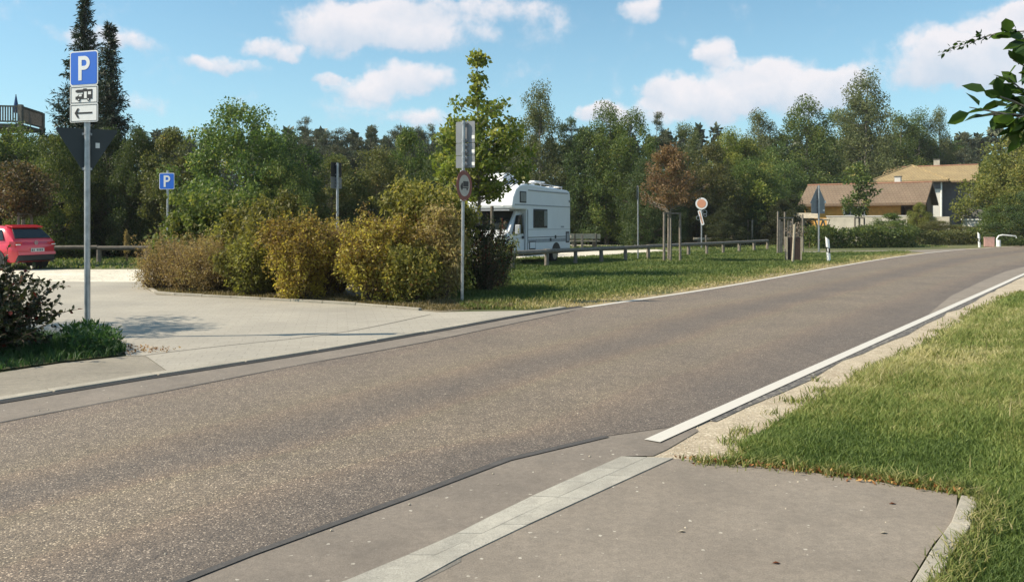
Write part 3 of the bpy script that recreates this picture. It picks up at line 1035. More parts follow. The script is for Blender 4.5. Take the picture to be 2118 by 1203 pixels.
# ------------------------------------------------------------------ trees and shrubs
M_BARK = simple('bark', (.11, .085, .06), .9, scale=9, var=.4, bump=.01)
M_BARKG = simple('grey_bark', (.20, .18, .15), .9, scale=9, var=.35, bump=.01)
M_TWIG = simple('twig_bark', (.10, .07, .045), .9, scale=9, var=.3)
G = leafmat
LM = {
    'mid': G('leaf_mid_green', [(0, (0.041, 0.074, 0.020)), (.5, (0.096, 0.142, 0.035)), (.85, (0.171, 0.212, 0.054)), (1, (0.286, 0.266, 0.079))]),
    'dark': G('leaf_dark_green', [(0, (0.027, 0.051, 0.018)), (.5, (0.059, 0.095, 0.030)), (1, (0.121, 0.155, 0.051))]),
    'olive': G('leaf_olive', [(0, (0.059, 0.076, 0.025)), (.5, (0.121, 0.133, 0.044)), (.9, (0.202, 0.193, 0.068)), (1, (0.302, 0.217, 0.084))]),
    'fresh': G('leaf_fresh_green', [(0, (0.079, 0.112, 0.022)), (.5, (0.165, 0.203, 0.041)), (1, (0.298, 0.288, 0.073))], .42),
    'yell': G('leaf_yellow_green', [(0, (0.086, 0.112, 0.026)), (.5, (0.178, 0.201, 0.045)), (1, (0.315, 0.284, 0.075))], .4),
    'brown': G('leaf_rust', [(0, (.11, .062, .034)), (.5, (.20, .122, .070)), (.85, (.27, .175, .09)), (1, (.20, .20, .08))]),
    'birch': G('leaf_birch', [(0, (0.064, 0.091, 0.034)), (.5, (0.138, 0.167, 0.069)), (1, (0.239, 0.251, 0.109))]),
    'spruce': G('needle_spruce', [(0, (0.011, 0.024, 0.014)), (.6, (0.025, 0.046, 0.023)), (1, (0.052, 0.069, 0.032))], .12),
    'pine': G('needle_pine', [(0, (0.034, 0.049, 0.029)), (.5, (0.073, 0.091, 0.049)), (1, (0.156, 0.149, 0.078))], .15),
    'rustg': G('leaf_dull_rust', [(0, (.03, .035, .014)), (.4, (.075, .06, .03)), (.75, (.13, .075, .04)), (1, (.11, .12, .04))]),
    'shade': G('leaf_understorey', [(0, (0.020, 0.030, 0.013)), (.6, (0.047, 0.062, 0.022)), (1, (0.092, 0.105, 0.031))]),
    'bgreen': G('shrub_green', [(0, (0.055, 0.085, 0.020)), (.5, (0.109, 0.150, 0.035)), (.85, (0.179, 0.202, 0.058)), (1, (0.311, 0.248, 0.087))], .4),
    'bolive': G('shrub_olive', [(0, (0.086, 0.084, 0.022)), (.35, (0.162, 0.162, 0.041)), (.7, (0.259, 0.243, 0.063)), (.9, (0.367, 0.292, 0.081)), (1, (0.302, 0.140, 0.049))], .42),
    'bgold': G('shrub_gold', [(0, (0.130, 0.081, 0.027)), (.3, (0.227, 0.162, 0.049)), (.6, (0.324, 0.265, 0.059)), (.85, (0.475, 0.410, 0.076)), (1, (0.626, 0.540, 0.097))], .42),
    'btan': G('shrub_tan', [(0, (0.121, 0.083, 0.039)), (.5, (0.259, 0.193, 0.088)), (.85, (0.374, 0.292, 0.132)), (1, (0.308, 0.286, 0.088))], .38),
    'fore': G('leaf_foreground', [(0, (0.014, 0.021, 0.008)), (.6, (0.029, 0.040, 0.014)), (.93, (0.057, 0.069, 0.023)), (1, (0.115, 0.023, 0.011))], .2, .45),
}


def skeleton(H_, rad, centers, rg, t0=.15, bend=.05, n=7, every=1, twig=.012, trunk_top=.82):
    """trunk with limbs out to the clump centres"""
    b = MB()
    pts, rr = [], []
    for i in range(8):
        t = i / 7
        pts.append((math.sin(t * 5 + rg.uniform(0, .5)) * bend * H_ * t * .4, math.cos(t * 4) * bend * H_ * t * .3, H_ * trunk_top * t - (.1 if i == 0 else 0)))
        rr.append(rad * (1.15 if i == 0 else 1) * (1 - .86 * t))
    b.tube(pts, rr, n)
    P = np.array(pts)
    for c in centers[::every]:
        zc = max(t0 * H_, min(c[2] - .45 * math.hypot(c[0], c[1]), H_ * trunk_top * .97))
        t = zc / (H_ * trunk_top)
        a = np.array([np.interp(zc, P[:, 2], P[:, 0]), np.interp(zc, P[:, 2], P[:, 1]), zc])
        m_ = (a + c) / 2 + np.array([0, 0, -.05 * np.linalg.norm(c - a)]) + rg.normal(0, .04, 3) * np.linalg.norm(c - a)
        r0 = rad * (1 - .86 * t) * .42
        b.tube([a, m_, c], [r0, r0 * .55 + twig * .3, twig], 4, cap=False)
    return b


def crown_pts(H_, Rm, base, n_cl, rg, prof, flat=1.0, hollow=.55):
    cs = []
    tries = 0
    while len(cs) < n_cl and tries < n_cl * 60:
        tries += 1
        t = rg.uniform(0, 1)
        r = prof(t)
        if rg.uniform() > r + .08: continue
        a = rg.uniform(0, 2 * PI)
        lob = 1 + .22 * math.sin(3 * a + t * 7) + .15 * math.sin(5 * a - t * 11)
        q = math.sqrt(rg.uniform(hollow ** 2, 1))
        rr = Rm * r * q * lob
        cs.append(np.array([rr * math.cos(a), rr * math.sin(a), base + (H_ - base) * t]))
    return np.array(cs)


def make_tree(kind, H_, Rm, base, n_cl, n_lf, lf, asp, mat_, trunk_r, seed, prof, cl_r=.55, flatc=.75, droop=.2, bark=None, parent=None, every=2, hollow=.45, vbias=None, trunk=True, bend=.05, trunk_top=.82, spread=1.0):
    rg = np.random.default_rng(seed)
    cs = crown_pts(H_, Rm, base, n_cl, rg, prof, hollow=hollow)
    if trunk:
        skeleton(H_, trunk_r, cs, rg, every=every, bend=bend, trunk_top=trunk_top).build('trunk', bark or M_BARK, parent, smooth=True)
    per = max(4, n_lf // len(cs))
    sizes = rg.uniform(.6, 1.35, len(cs)) * cl_r
    P, V = [], []
    for c, s_ in zip(cs, sizes):
        k_ = int(per * (s_ / cl_r) ** 1.7)
        d = nrm(rg.normal(size=(k_, 3)))
        rr = s_ * rg.uniform(0, 1, k_) ** .45 * spread
        q = d * rr[:, None]
        q[:, 2] *= flatc
        P.append(c + q)
        cv = rg.normal(0, .13)
        V.append(np.clip(rg.beta(2.2, 2.6, k_) + cv, 0, 1))
    P = np.concatenate(P)
    V = np.concatenate(V)
    if vbias is not None: V = np.clip(V + vbias(P), 0, 1)
    return leaves_obj('crown', P, lf, asp, LM[mat_], parent, V, droop=droop, rg=rg)


def round_prof(t): return max(0., math.sin(PI * min(1, (t * .86 + .12))) ** .62)
def egg(t): return max(0., (math.sin(PI * (t ** .75 * .9 + .08)) ** .8))
def tall(t): return max(.04, min(1, 1.32 * (1 - t) ** .5) * min(1, .5 + t * 1.8))
def full(t): return max(.05, min(1, 1.5 * (1 - t) ** .6))
def cone(t): return max(.03, (1 - t) ** .85)
def vase(t): return .45 + .55 * min(1, t * 2) - (.55 if t > .93 else 0)


def proto(name, build, hidden=True):
    r = thing(name, (0, 0, -500))
    build(r)
    return r


PR = {}
PR['dec0'] = proto('broadleaf_tree', lambda r: make_tree('t', 8, 3.2, .3, 150, 34000, .16, .62, 'mid', .16, 11, full, .75, parent=r, hollow=.5, trunk_top=.6))
PR['dec1'] = proto('broadleaf_tree', lambda r: make_tree('t', 8, 3.2, .3, 150, 36000, .15, .6, 'mid', .16, 12, full, .78, parent=r, hollow=.5, trunk_top=.6))
PR['dec2'] = proto('broadleaf_tree', lambda r: make_tree('t', 8, 2.8, .2, 160, 30000, .15, .55, 'mid', .14, 13, full, .65, parent=r, hollow=.4, trunk_top=.6))
PR['birch0'] = proto('birch_tree', lambda r: make_tree('t', 14, 2.9, 1.5, 180, 32000, .17, .5, 'birch', .17, 21, tall, .62, flatc=1.35, droop=1.0, bark=M_BARKG, parent=r, hollow=.25, trunk_top=.96))
PR['birch1'] = proto('birch_tree', lambda r: make_tree('t', 14, 2.5, 1.0, 160, 28000, .17, .5, 'birch', .15, 22, tall, .58, flatc=1.5, droop=1.2, bark=M_BARKG, parent=r, hollow=.2, trunk_top=.96))
PR['pine0'] = proto('pine_tree', lambda r: make_tree('t', 14, 2.4, 4, 95, 20000, .20, .3, 'pine', .16, 31, egg, .66, flatc=.5, droop=-.2, parent=r, hollow=.2, trunk_top=.97))
PR['pine1'] = proto('pine_tree', lambda r: make_tree('t', 14, 2.1, 3, 105, 20000, .20, .3, 'pine', .16, 32, tall, .58, flatc=.5, droop=-.2, parent=r, hollow=.15, trunk_top=.97))


def spruce(parent, H_, Rm, seed, base=.5):
    rg = np.random.default_rng(seed)
    b = MB()
    b.tube([(0, 0, -.1), (.05, 0, H_ * .5), (0, 0, H_)], [.2, .11, .015], 7)
    P, A, V = [], [], []
    z = base
    while z < H_ - .15:
        t = (z - base) / (H_ - base)
        Lb = Rm * ((1 - t) ** 1.25) * 1.05 + .16
        nb = int(6 + 5 * (1 - t))
        for j in range(nb):
            a = rg.uniform(0, 2 * PI)
            L_ = Lb * rg.uniform(.5, 1.25)
            if rg.uniform() < .07: continue
            m_ = max(3, int(L_ / .09))
            s_ = np.linspace(.06, 1, m_)
            dz = -.32 * L_ * s_ + .34 * L_ * s_ ** 2.6
            c = np.stack([np.cos(a) * L_ * s_, np.sin(a) * L_ * s_, z + dz], 1)
            if L_ > .5: b.tube([(0, 0, z), tuple(c[m_ // 2]), tuple(c[-1])], [.025, .014, .005], 3, cap=False)
            for rep in range(6):
                off = rg.normal(0, .05 + .06 * L_ / Rm, (m_, 3))
                P.append(c + off)
                ax = np.stack([np.full(m_, math.cos(a)) * .9, np.full(m_, math.sin(a)) * .9, np.full(m_, -.35 if rep < 3 else .3)], 1) + rg.normal(0, .55, (m_, 3))
                if rep == 1: ax[:, 2] -= 1.0
                A.append(ax)
                V.append(np.clip(rg.beta(2, 3, m_) + (s_ - .6) * .35, 0, 1))
        z += .19 if t < .8 else .14
    b.build('trunk', M_BARK, parent)
    P = np.concatenate(P); A = nrm(np.concatenate(A)); V = np.concatenate(V)
    L_ = rg.uniform(.16, .34, len(P))
    Vx = leaf_arrays(P, L_, L_ * .24, A, rg)
    n = len(P)
    return np_mesh('crown', Vx, np.arange(4 * n), np.arange(0, 4 * n, 4), LM['spruce'], parent, V)


USED = set()


def place(pk, px, top, Y, half, matk=None, label='', group=None, name=None, cat='tree', rz=None, H0=None, R0=None, basez=0):
    """stand a tree of its true size at distance Y along a bearing"""
    Hn = {'dec0': 8.4, 'dec1': 8.4, 'dec2': 8.3, 'birch0': 14.5, 'birch1': 14.5, 'pine0': 14.3, 'pine1': 14.4}[pk]
    Rn = {'dec0': 3.6, 'dec1': 3.6, 'dec2': 3.1, 'birch0': 3.1, 'birch1': 2.7, 'pine0': 2.6, 'pine1': 2.3}[pk]
    hgt = gz(top, Y)
    wd = half * Y / F
    src = PR[pk]
    if pk in USED: o = copy_tree(src)
    else:
        o = src
        USED.add(pk)
    o.location = (gx(px, Y), Y, basez)
    o.rotation_euler = (0, 0, random.uniform(0, 6.28) if rz is None else rz)
    o.scale = (wd / Rn, wd / Rn, hgt / Hn)
    if name: o.name = name
    tag(o, label, cat, group)
    if matk:
        for ch in o.children:
            if ch.name.startswith('crown'):
                ch.material_slots[0].link = 'OBJECT'
                ch.material_slots[0].material = LM[matk]
    return o


# --- left: the two spruces
for (px, top, Y, half, sd_, lb) in [(176, -14, 48, 76, 5, 'taller dark spruce whose tip leaves the photo behind the parking sign'), (228, 47, 46, 58, 6, 'shorter slim dark spruce right beside the tallest one')]:
    r = thing('spruce_tree', (gx(px, Y), Y, 0), 0, lb, 'tree', 'two dark spruces on the left')
    Hs = gz(top, Y)
    spruce(r, Hs, half * Y / F * (1.55 if sd_ == 5 else 1.25), sd_)

# --- hedge of broadleaf trees behind the lot, left half
LT = [('dec0', -60, 240, 39, 120, 'olive', 'olive tree at the left edge of the photo under the wooden deck'),
      ('dec2', 25, 246, 40, 95, 'mid', 'green tree below the wooden deck, left of the tall signpost'),
      ('dec1', 110, 268, 37, 80, 'mid', 'green tree directly behind the back of the triangular sign'),
      ('dec0', 225, 262, 39, 75, 'dark', 'dark tree at the foot of the slim spruce'),
      ('dec2', 290, 255, 38, 66, 'dark', 'dark tree right of the spruces with a bare twiggy top'),
      ('dec0', 365, 262, 38, 85, 'olive', 'olive brown tree behind the small parking sign'),
      ('dec1', 500, 200, 36, 135, 'mid', 'largest round green tree rising over the shrub bed'),
      ('dec2', 600, 262, 38, 80, 'dark', 'dark tree on the right flank of the largest round tree'),
      ('dec2', 585, 315, 34.5, 75, 'mid', 'smaller green tree in front of the dark flank tree'),
      ('dec0', 690, 318, 40, 90, 'olive', 'low olive tree behind the grey signpost in the bed'),
      ('dec1', 780, 300, 41, 85, 'olive', 'olive tree between the grey signpost and the maple'),
      ('dec0', 850, 262, 43, 70, 'mid', 'rounded green tree left of the maple below the pines'),
      ('dec2', 910, 290, 40, 70, 'dark', 'dark tree half hidden behind the maple')]
for pk, px, top, Y, hf, mk, lb in LT:
    place(pk, px, top, Y, hf, mk, lb, 'broadleaf trees behind the gravel lot')
# understorey filling under them
UL = []
px = -120
i = 0
while px < 980:
    UL.append((px, random.uniform(395, 430), random.uniform(38.5, 41), random.uniform(60, 80)))
    px += random.uniform(62, 80)
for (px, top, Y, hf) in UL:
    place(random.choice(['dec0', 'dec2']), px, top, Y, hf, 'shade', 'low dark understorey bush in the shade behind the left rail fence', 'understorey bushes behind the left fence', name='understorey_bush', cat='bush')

# --- pines behind
for i, (px, top) in enumerate([(560, 262), (600, 258), (628, 240), (652, 252), (676, 252), (698, 262), (720, 255), (745, 268), (768, 256), (800, 262), (824, 240), (846, 250), (868, 243), (892, 255), (915, 262), (640, 285), (690, 285), (735, 290), (790, 285), (345, 262), (390, 266), (430, 262)]):
    place(random.choice(['pine0', 'pine1']), px, top, random.uniform(74, 88), random.uniform(30, 42), None, 'tall dark pine of the row on the skyline above the shrub bed', 'skyline pines left of the maple')

# --- right half of the wood
RT = [('birch0', 1118, 166, 64, 66, 'birch', 'tall birch behind the camper, its open top above the others'),
      ('birch1', 1062, 250, 66, 45, 'birch', 'shorter birch between the maple and the tall birch'),
      ('pine1', 1178, 222, 66, 42, 'dark', 'pointed dark tree right of the tall birch'),
      ('dec0', 1215, 262, 63, 75, 'dark', 'dark bushy tree directly behind the picnic benches'),
      ('birch0', 1255, 208, 62, 76, 'mid', 'green birch-like tree above the picnic benches'),
      ('birch1', 1308, 225, 60, 66, 'mid', 'green tree left of the rust brown sapling'),
      ('pine0', 1362, 228, 66, 36, 'pine', 'dark pine showing above the rust brown sapling'),
      ('dec1', 1340, 320, 56, 60, 'dark', 'dark rounded tree behind the rust brown sapling'),
      ('birch1', 1420, 252, 66, 52, 'birch', 'pale birch above the round red signal'),
      ('dec0', 1470, 290, 62, 70, 'olive', 'olive tree behind the round red signal'),
      ('birch0', 1510, 262, 70, 66, 'yell', 'yellowish tree between the round signal and the houses'),
      ('birch1', 1568, 226, 92, 56, 'birch', 'grey green birch above the small yellow sapling'),
      ('dec2', 1560, 320, 64, 70, 'mid', 'green bushy tree behind the small yellow sapling'),
      ('birch0', 1668, 196, 90, 88, 'mid', 'broad dark green tree left of the bungalow roof'),
      ('dec1', 1618, 330, 84, 66, 'mid', 'round leafy tree beside the left end of the bungalow'),
      ('birch1', 1738, 222, 101, 64, 'mid', 'green tree between the broad tree and the tallest birch'),
      ('birch0', 1792, 143, 96, 84, 'birch', 'tallest birch standing above the bungalow ridge'),
      ('dec0', 1775, 255, 100, 80, 'dark', 'dark tree mass below the tallest birch'),
      ('birch1', 1862, 232, 104, 58, 'mid', 'slim tree right of the tallest birch'),
      ('birch0', 1902, 222, 106, 56, 'mid', 'left one of the twin rounded tops above the upper house'),
      ('birch1', 1942, 220, 106, 36, 'birch', 'right one of the twin tops above the upper house'),
      ('dec0', 1900, 285, 108, 85, 'dark', 'dark tree just behind the chimney of the upper house'),
      ('pine1', 2000, 258, 104, 34, 'pine', 'dark conifer behind the right end of the upper house'),
      ('dec0', 2112, 262, 66, 108, 'yell', 'big yellow green tree at the right edge of the photo'),
      ('dec1', 2190, 250, 62, 110, 'yell', 'yellow green tree cut off by the right edge of the photo'),
      ('dec1', 1425, 300, 68, 80, 'olive', 'wide olive tree right of the rust brown sapling, behind the signal'),
      ('dec0', 1545, 285, 70, 85, 'yell', 'broad yellow olive tree above the small yellow sapling'),
      ('dec2', 1610, 290, 88, 75, 'mid', 'green tree filling the gap left of the broad dark green tree'),
      ('dec1', 1850, 290, 104, 90, 'mid', 'green tree closing the gap above the bungalow ridge'),
      ('dec0', 1980, 290, 108, 60, 'mid', 'green tree above the right end of the upper house roof'),
      ('dec2', 2052, 320, 95, 44, 'mid', 'green tree next to the dark wall of the upper house')]
for pk, px, top, Y, hf, mk, lb in RT:
    place(pk, px, top, Y, hf, mk, lb, 'trees of the wood on the right')
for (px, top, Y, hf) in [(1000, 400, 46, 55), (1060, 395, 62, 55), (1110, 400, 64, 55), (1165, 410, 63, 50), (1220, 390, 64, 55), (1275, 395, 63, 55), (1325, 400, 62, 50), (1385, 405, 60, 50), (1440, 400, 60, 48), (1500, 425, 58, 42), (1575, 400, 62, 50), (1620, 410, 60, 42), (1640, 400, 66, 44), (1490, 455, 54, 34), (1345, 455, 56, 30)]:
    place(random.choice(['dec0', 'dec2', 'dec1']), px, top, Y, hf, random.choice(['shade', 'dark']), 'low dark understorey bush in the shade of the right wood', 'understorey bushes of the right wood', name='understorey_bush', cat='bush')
# far wood closing the view (reads as one mass)
rg = np.random.default_rng(5)
Pf, Vf = [], []
for px in range(-900, 3000, 34):
    Y = rg.uniform(118, 150)
    hgt = gz(rg.uniform(262, 300), Y)
    cx, wd = gx(px, Y), rg.uniform(2.0, 3.4)
    n = 950
    t = rg.uniform(0, 1, n) ** .8
    a = rg.uniform(0, 2 * PI, n)
    rr = wd * np.clip(1.4 * (1 - t) ** .6, 0, 1) * rg.uniform(.5, 1, n) * (1 + .3 * np.sin(a * 4 + t * 9))
    Pf.append(np.stack([cx + rr * np.cos(a), Y + rr * np.sin(a), t * hgt], 1))
    Vf.append(np.clip(rg.beta(2, 3, n) + rg.normal(0, .1), 0, 1))
o = leaves_obj('distant_wood', np.concatenate(Pf), .9, .6, LM['pine'], v=np.concatenate(Vf), rg=rg)
tag(o, 'distant dark wood closing the horizon behind all the trees', 'wood', kind='stuff')

# --- shrubs of the bed
def shrub(px, base_py, top, half, mk, seed, label, leafs=.075, n=9000, asp=.42, droop=.6, cl=.22, prof=vase, twigs=40, Yo=0, vb=None, name='shrub', group='shrubs of the bed by the drive', ncl=90, hollow=.35, sparse_m=None):
    x, Y = g(px, base_py)
    Y += Yo
    x = gx(px, Y)
    r = thing(name, (x, Y, 0), 0, label, 'shrub', group)
    Hs = gz(top, Y)
    Rs = half * Y / F
    rg = np.random.default_rng(seed)
    cs = crown_pts(Hs * .96, Rs, .06, ncl, rg, prof, hollow=hollow)
    lob = 1 + .18 * np.sin(cs[:, 0] * 5 / Rs + seed) * np.cos(cs[:, 1] * 4 / Rs)
    cs[:, 2] *= lob
    b = MB()
    for c in cs[:twigs]:
        a = np.array([c[0] * .22, c[1] * .22, 0])
        m_ = np.array([c[0] * .6, c[1] * .6, c[2] * .55])
        b.tube([a, m_, c * np.array([1, 1, 1.0]), c * np.array([1.05, 1.05, 1]) + np.array([0, 0, .15])], [.014, .009, .005, .002], 4, cap=False)
    b.build('stem', M_TWIG, r)
    P, V = [], []
    per = n // len(cs)
    for c in cs:
        k_ = int(per * rg.uniform(.5, 1.5))
        q = nrm(rg.normal(size=(k_, 3))) * (cl * rg.uniform(0, 1, k_) ** .5)[:, None]
        q[:, 2] *= 1.3
        P.append(c + q)
        V.append(np.clip(rg.beta(2, 2.3, k_) + rg.normal(0, .12), 0, 1))
    # shoots sticking out of the top and the flanks
    for j in range(85):
        a = rg.uniform(0, 2 * PI)
        q = Rs * rg.uniform(.1, 1.0)
        zt = Hs * rg.uniform(.35, 1.0) if j % 3 == 0 else Hs * rg.uniform(.78, 1.0)
        if zt < Hs * .75: q = Rs * rg.uniform(.85, 1.05)
        k_ = 20
        s_ = rg.uniform(0, 1, k_)
        ln = rg.uniform(.12, .38)
        P.append(np.stack([q * math.cos(a) * (1 + .22 * s_) + rg.normal(0, .016, k_), q * math.sin(a) * (1 + .22 * s_) + rg.normal(0, .016, k_), zt - .1 + ln * s_], 1))
        V.append(rg.uniform(.3, .9, k_))
    P = np.concatenate(P); V = np.concatenate(V)
    P[:, 2] = np.abs(P[:, 2]) + .02
    if vb is not None: V = np.clip(V + vb(P[:, 2] / Hs), 0, 1)
    leaves_obj('foliage', P, leafs, asp, LM[mk], r, V, droop=droop, rg=rg)
    return r


shrub(352, 600, 502, 62, 'btan', 41, 'tan wispy shrub at the left corner of the bed', .045, 6500, .4, twigs=70, Yo=.2)
shrub(445, 604, 497, 66, 'btan', 42, 'brown fine leaved shrub second from the left corner of the bed', .045, 12000, .45, twigs=70)
shrub(440, 585, 402, 88, 'bgreen', 43, 'tall fresh green shrub behind the brown ones at the left of the bed', .11, 12000, .5, droop=.9, prof=round_prof)
shrub(400, 586, 452, 50, 'bgreen', 53, 'lower green shrub around the foot of the small parking sign', .10, 5000, .5, droop=.9, prof=round_prof)
shrub(560, 607, 425, 84, 'bolive', 44, 'tall olive green shrub with drooping leaves left of the middle', .10, 13000, .4, droop=1.1, vb=lambda t: -.22 + 0 * t)
shrub(520, 611, 505, 46, 'bolive', 54, 'small olive shrub at the bed edge below the tall olive one', .06, 6000, .45, vb=lambda t: -.1 + 0 * t)
shrub(622, 620, 464, 62, 'bgold', 45, 'brown topped shrub with yellow lower leaves left of the dark gap', .065, 13000, .5, droop=.3, vb=lambda t: .38 * (1 - t) - .22)
shrub(700, 606, 470, 45, 'bgold', 46, 'rusty shrub set back behind the dark gap in the bed', .06, 7000, .45, vb=lambda t: -.22 + 0 * t)
shrub(775, 624, 462, 66, 'bgold', 47, 'brown topped shrub with yellow lower leaves right of the dark gap', .065, 13000, .5, droop=.3, vb=lambda t: .38 * (1 - t) - .22)
shrub(868, 612, 388, 88, 'bolive', 48, 'tallest olive yellow shrub left of the truck ban signpost', .10, 16000, .42, droop=1.1, ncl=120)
shrub(850, 626, 520, 56, 'bolive', 49, 'low olive shrub at the bed edge under the tallest one', .065, 8000, .45)
shrub(912, 622, 450, 44, 'btan', 50, 'brownish shrub just left of the truck ban signpost', .07, 8000, .45, vb=lambda t: .1 + 0 * t)
shrub(932, 606, 408, 48, 'bolive', 55, 'olive shrub behind the truck ban signpost', .10, 9000, .42, droop=1.)
shrub(1003, 604, 468, 50, 'fore', 51, 'dark twiggy half bare shrub right of the truck ban signpost', .06, 3800, .5, twigs=90, cl=.2, vb=lambda t: .2 + 0 * t)
shrub(1030, 598, 500, 40, 'olive', 52, 'loose dark shrub in front of the camper bonnet', .06, 2200, .5, twigs=80, cl=.2)
shrub(495, 600, 470, 60, 'bolive', 91, 'olive shrub joining the brown ones to the tall olive one', .08, 9000, .42, droop=.8, vb=lambda t: -.1 + 0 * t)
shrub(668, 612, 476, 46, 'btan', 92, 'straw coloured shrub between the two gold shrubs, set back', .055, 8000, .42)
shrub(400, 602, 520, 60, 'btan', 93, 'low straw coloured shrub between the two brown ones at the left', .045, 8000, .42, twigs=70)
shrub(318, 598, 545, 30, 'btan', 94, 'lowest wispy tuft like shrub at the very corner of the bed', .04, 2600, .4, twigs=60)
shrub(820, 616, 470, 60, 'bgold', 95, 'golden shrub between the right gold shrub and the tallest olive one', .065, 9000, .45, vb=lambda t: .2 * (1 - t) - .15)
shrub(262, 542, 486, 4, 'btan', 58, 'thin dry stem by the left rail fence', .05, 60, .4, twigs=4, ncl=6, Yo=.5)


def planted(name, px, base_y, top, half, mk, seed, label, base_t, n, lf, asp=.6, ncl=60, cl=.35, prof=egg, trunk_r=.05, hollow=.2, spread=1.0, droop=.2, tt=.95):
    x, Y = g(px, base_y)
    r = thing(name, (x, Y, 0), 0, label, 'tree')
    Hs = gz(top, Y)
    make_tree('t', Hs, half * Y / F, base_t, ncl, n, lf, asp, mk, trunk_r, seed, prof, cl, droop=droop, bark=M_BARKG, parent=r, every=1, hollow=hollow, bend=.02, trunk_top=tt, spread=spread)
    return r


def tallspike(t): return float(np.interp(t, [0, .08, .2, .4, .55, .66, .75, 1], [.35, .62, .98, .94, .74, .38, .05, .02]))


maple = planted('maple_tree', 990, 571, 112, 110, 'fresh', 61, 'bright green maple standing over the camper front', gz(412, 24), 8500, .125, .75, 150, .27, tallspike, .07)
planted('dying_sapling', 1387, 541, 300, 60, 'brown', 62, 'rust brown sapling tied to three stakes', gz(428, 33.5), 10500, .085, .55, 150, .24, lambda t: float(np.interp(t, [0, .1, .3, .6, .85, 1], [.55, 1, 1, .72, .42, .1])), .045, hollow=.1)
planted('young_tree', 1562, 506, 378, 38, 'fresh', 63, 'small yellow green sapling with stakes left of the houses', gz(452, 62), 5000, .2, .6, 60, .6, egg, .06)
planted('young_tree', 1776, 507, 338, 32, 'mid', 64, 'slender sapling standing in front of the bungalow roof', gz(445, 60), 2200, .2, .6, 40, .5, egg, .06)
planted('young_tree', 50, 549, 340, 54, 'rustg', 65, 'reddish brown young tree with stakes behind the red car', gz(440, 29.5), 9000, .10, .55, 80, .4, round_prof, .05)

# hedges and bushes by the houses
def hedge(name, p0, p1, h, wd, mk, seed, n, lf, label, cat='hedge'):
    rg = np.random.default_rng(seed)
    x0, y0 = p0; x1, y1 = p1
    L_ = math.dist(p0, p1)
    r = thing(name, (x0, y0, 0), math.atan2(y1 - y0, x1 - x0), label, cat)
    P = np.stack([rg.uniform(0, L_, n), rg.uniform(-1, 1, n), rg.uniform(0, 1, n)], 1)
    top = h * (1 + .10 * np.sin(P[:, 0] * 1.7) + .07 * np.sin(P[:, 0] * 4.1 + 1))
    d = np.maximum(np.abs(P[:, 1]), P[:, 2])
    k_ = rg.uniform(0, 1, n) < d ** 2
    P = P[k_]; top = top[k_]
    P[:, 1] *= wd / 2 * (1 + .15 * np.sin(P[:, 0] * 2.3))
    P[:, 2] *= top
    P += rg.normal(0, .06, P.shape)
    V = np.clip(rg.beta(2, 3, len(P)) + .12 * np.sin(P[:, 0] * 1.9 + 2) * np.cos(P[:, 2] * 3), 0, 1)
    leaves_obj('foliage', P, lf, .6, LM[mk], r, V, rg=rg)
    b = MB()
    for i in range(int(L_ / .6)):
        x = i * .6 + .3
        b.tube([(x, 0, 0), (x + .1, .05, h * .5), (x - .1, 0, h * .85)], [.03, .02, .01], 4)
    b.build('stem', M_TWIG, r)
    return r


hedge('garden_hedge', (gx(1665, 53), 53), (gx(1885, 55), 55), 1.25, 1.6, 'mid', 71, 16000, .16, 'dark green leafy hedge along the path in front of the bungalow')
hedge('garden_hedge', (gx(1885, 60), 60), (gx(2022, 63), 63), 1.0, 1.0, 'olive', 72, 8000, .15, 'low dull brown green hedge right of the round bush')
M_PLK = None
for i, (px, top, Y, hf, mk, lb) in enumerate([(1842, 440, 57, 52, 'mid', 'round bushy shrub at the right end of the bungalow hedge'), (1700, 470, 56, 40, 'dark', 'dark bush beside the triangular sign pole'), (1940, 455, 66, 60, 'olive', 'olive bush below the white strip of the upper house'), (1905, 418, 70, 32, 'yell', 'yellowish bush at the bungalow gable'), (1985, 462, 68, 42, 'birch', 'grey green bush left of the small outbuilding'), (2020, 425, 76, 26, 'mid', 'tall green bush against the dark wall of the upper house'), (2090, 400, 62, 70, 'mid', 'green undergrowth at the far right beyond the white railing'), (2150, 380, 58, 80, 'dark', 'dark undergrowth cut off by the right edge of the photo'), (1520, 474, 67, 30, 'btan', 'tan bush behind the far log barrier'), (1612, 466, 67, 34, 'btan', 'tan bush left of the stake group')]):
    place(['dec0', 'dec2', 'dec1'][i % 3], px, top, Y, hf, mk, lb, None, name='garden_bush', cat='bush')

# tree standing outside the frame at the left: its crown shades the drive
offt = thing('broadleaf_tree', (-10.0, 11.35, 0), 0, 'small broadleaf tree just outside the left edge shading the drive', 'tree')
make_tree('t', 4.9, 1.25, 2.5, 60, 5200, .09, .6, 'mid', .07, 77, round_prof, .34, parent=offt, every=1, hollow=.2)
# --- foreground bush at the left edge and branches reaching in at the right
def twig_leaves(b, P, V, A, start, direction, length, rg, leaf=.05, nl=14, r0=.006, sag=-.15, curve=None):
    p = np.array(start, float)
    d = np.array(direction, float); d /= np.linalg.norm(d)
    pts = [p.copy()]
    n = 8
    for i in range(n):
        d = d + rg.normal(0, .09, 3) + np.array([0, 0, sag / n])
        d /= np.linalg.norm(d)
        p = p + d * length / n
        pts.append(p.copy())
    b.tube(pts, [r0 * (1 - .8 * i / n) + .0012 for i in range(n + 1)], 5)
    pts = np.array(pts)
    for j in range(nl):
        t = (j + .5) / nl * n
        i = min(int(t), n - 1)
        q = pts[i] + (pts[i + 1] - pts[i]) * (t - i)
        P.append(q)
        ax = (pts[i + 1] - pts[i]) / (length / n) * .5 + rg.normal(0, .75, 3)
        A.append(ax)
        V.append(rg.beta(2, 2))
    return pts


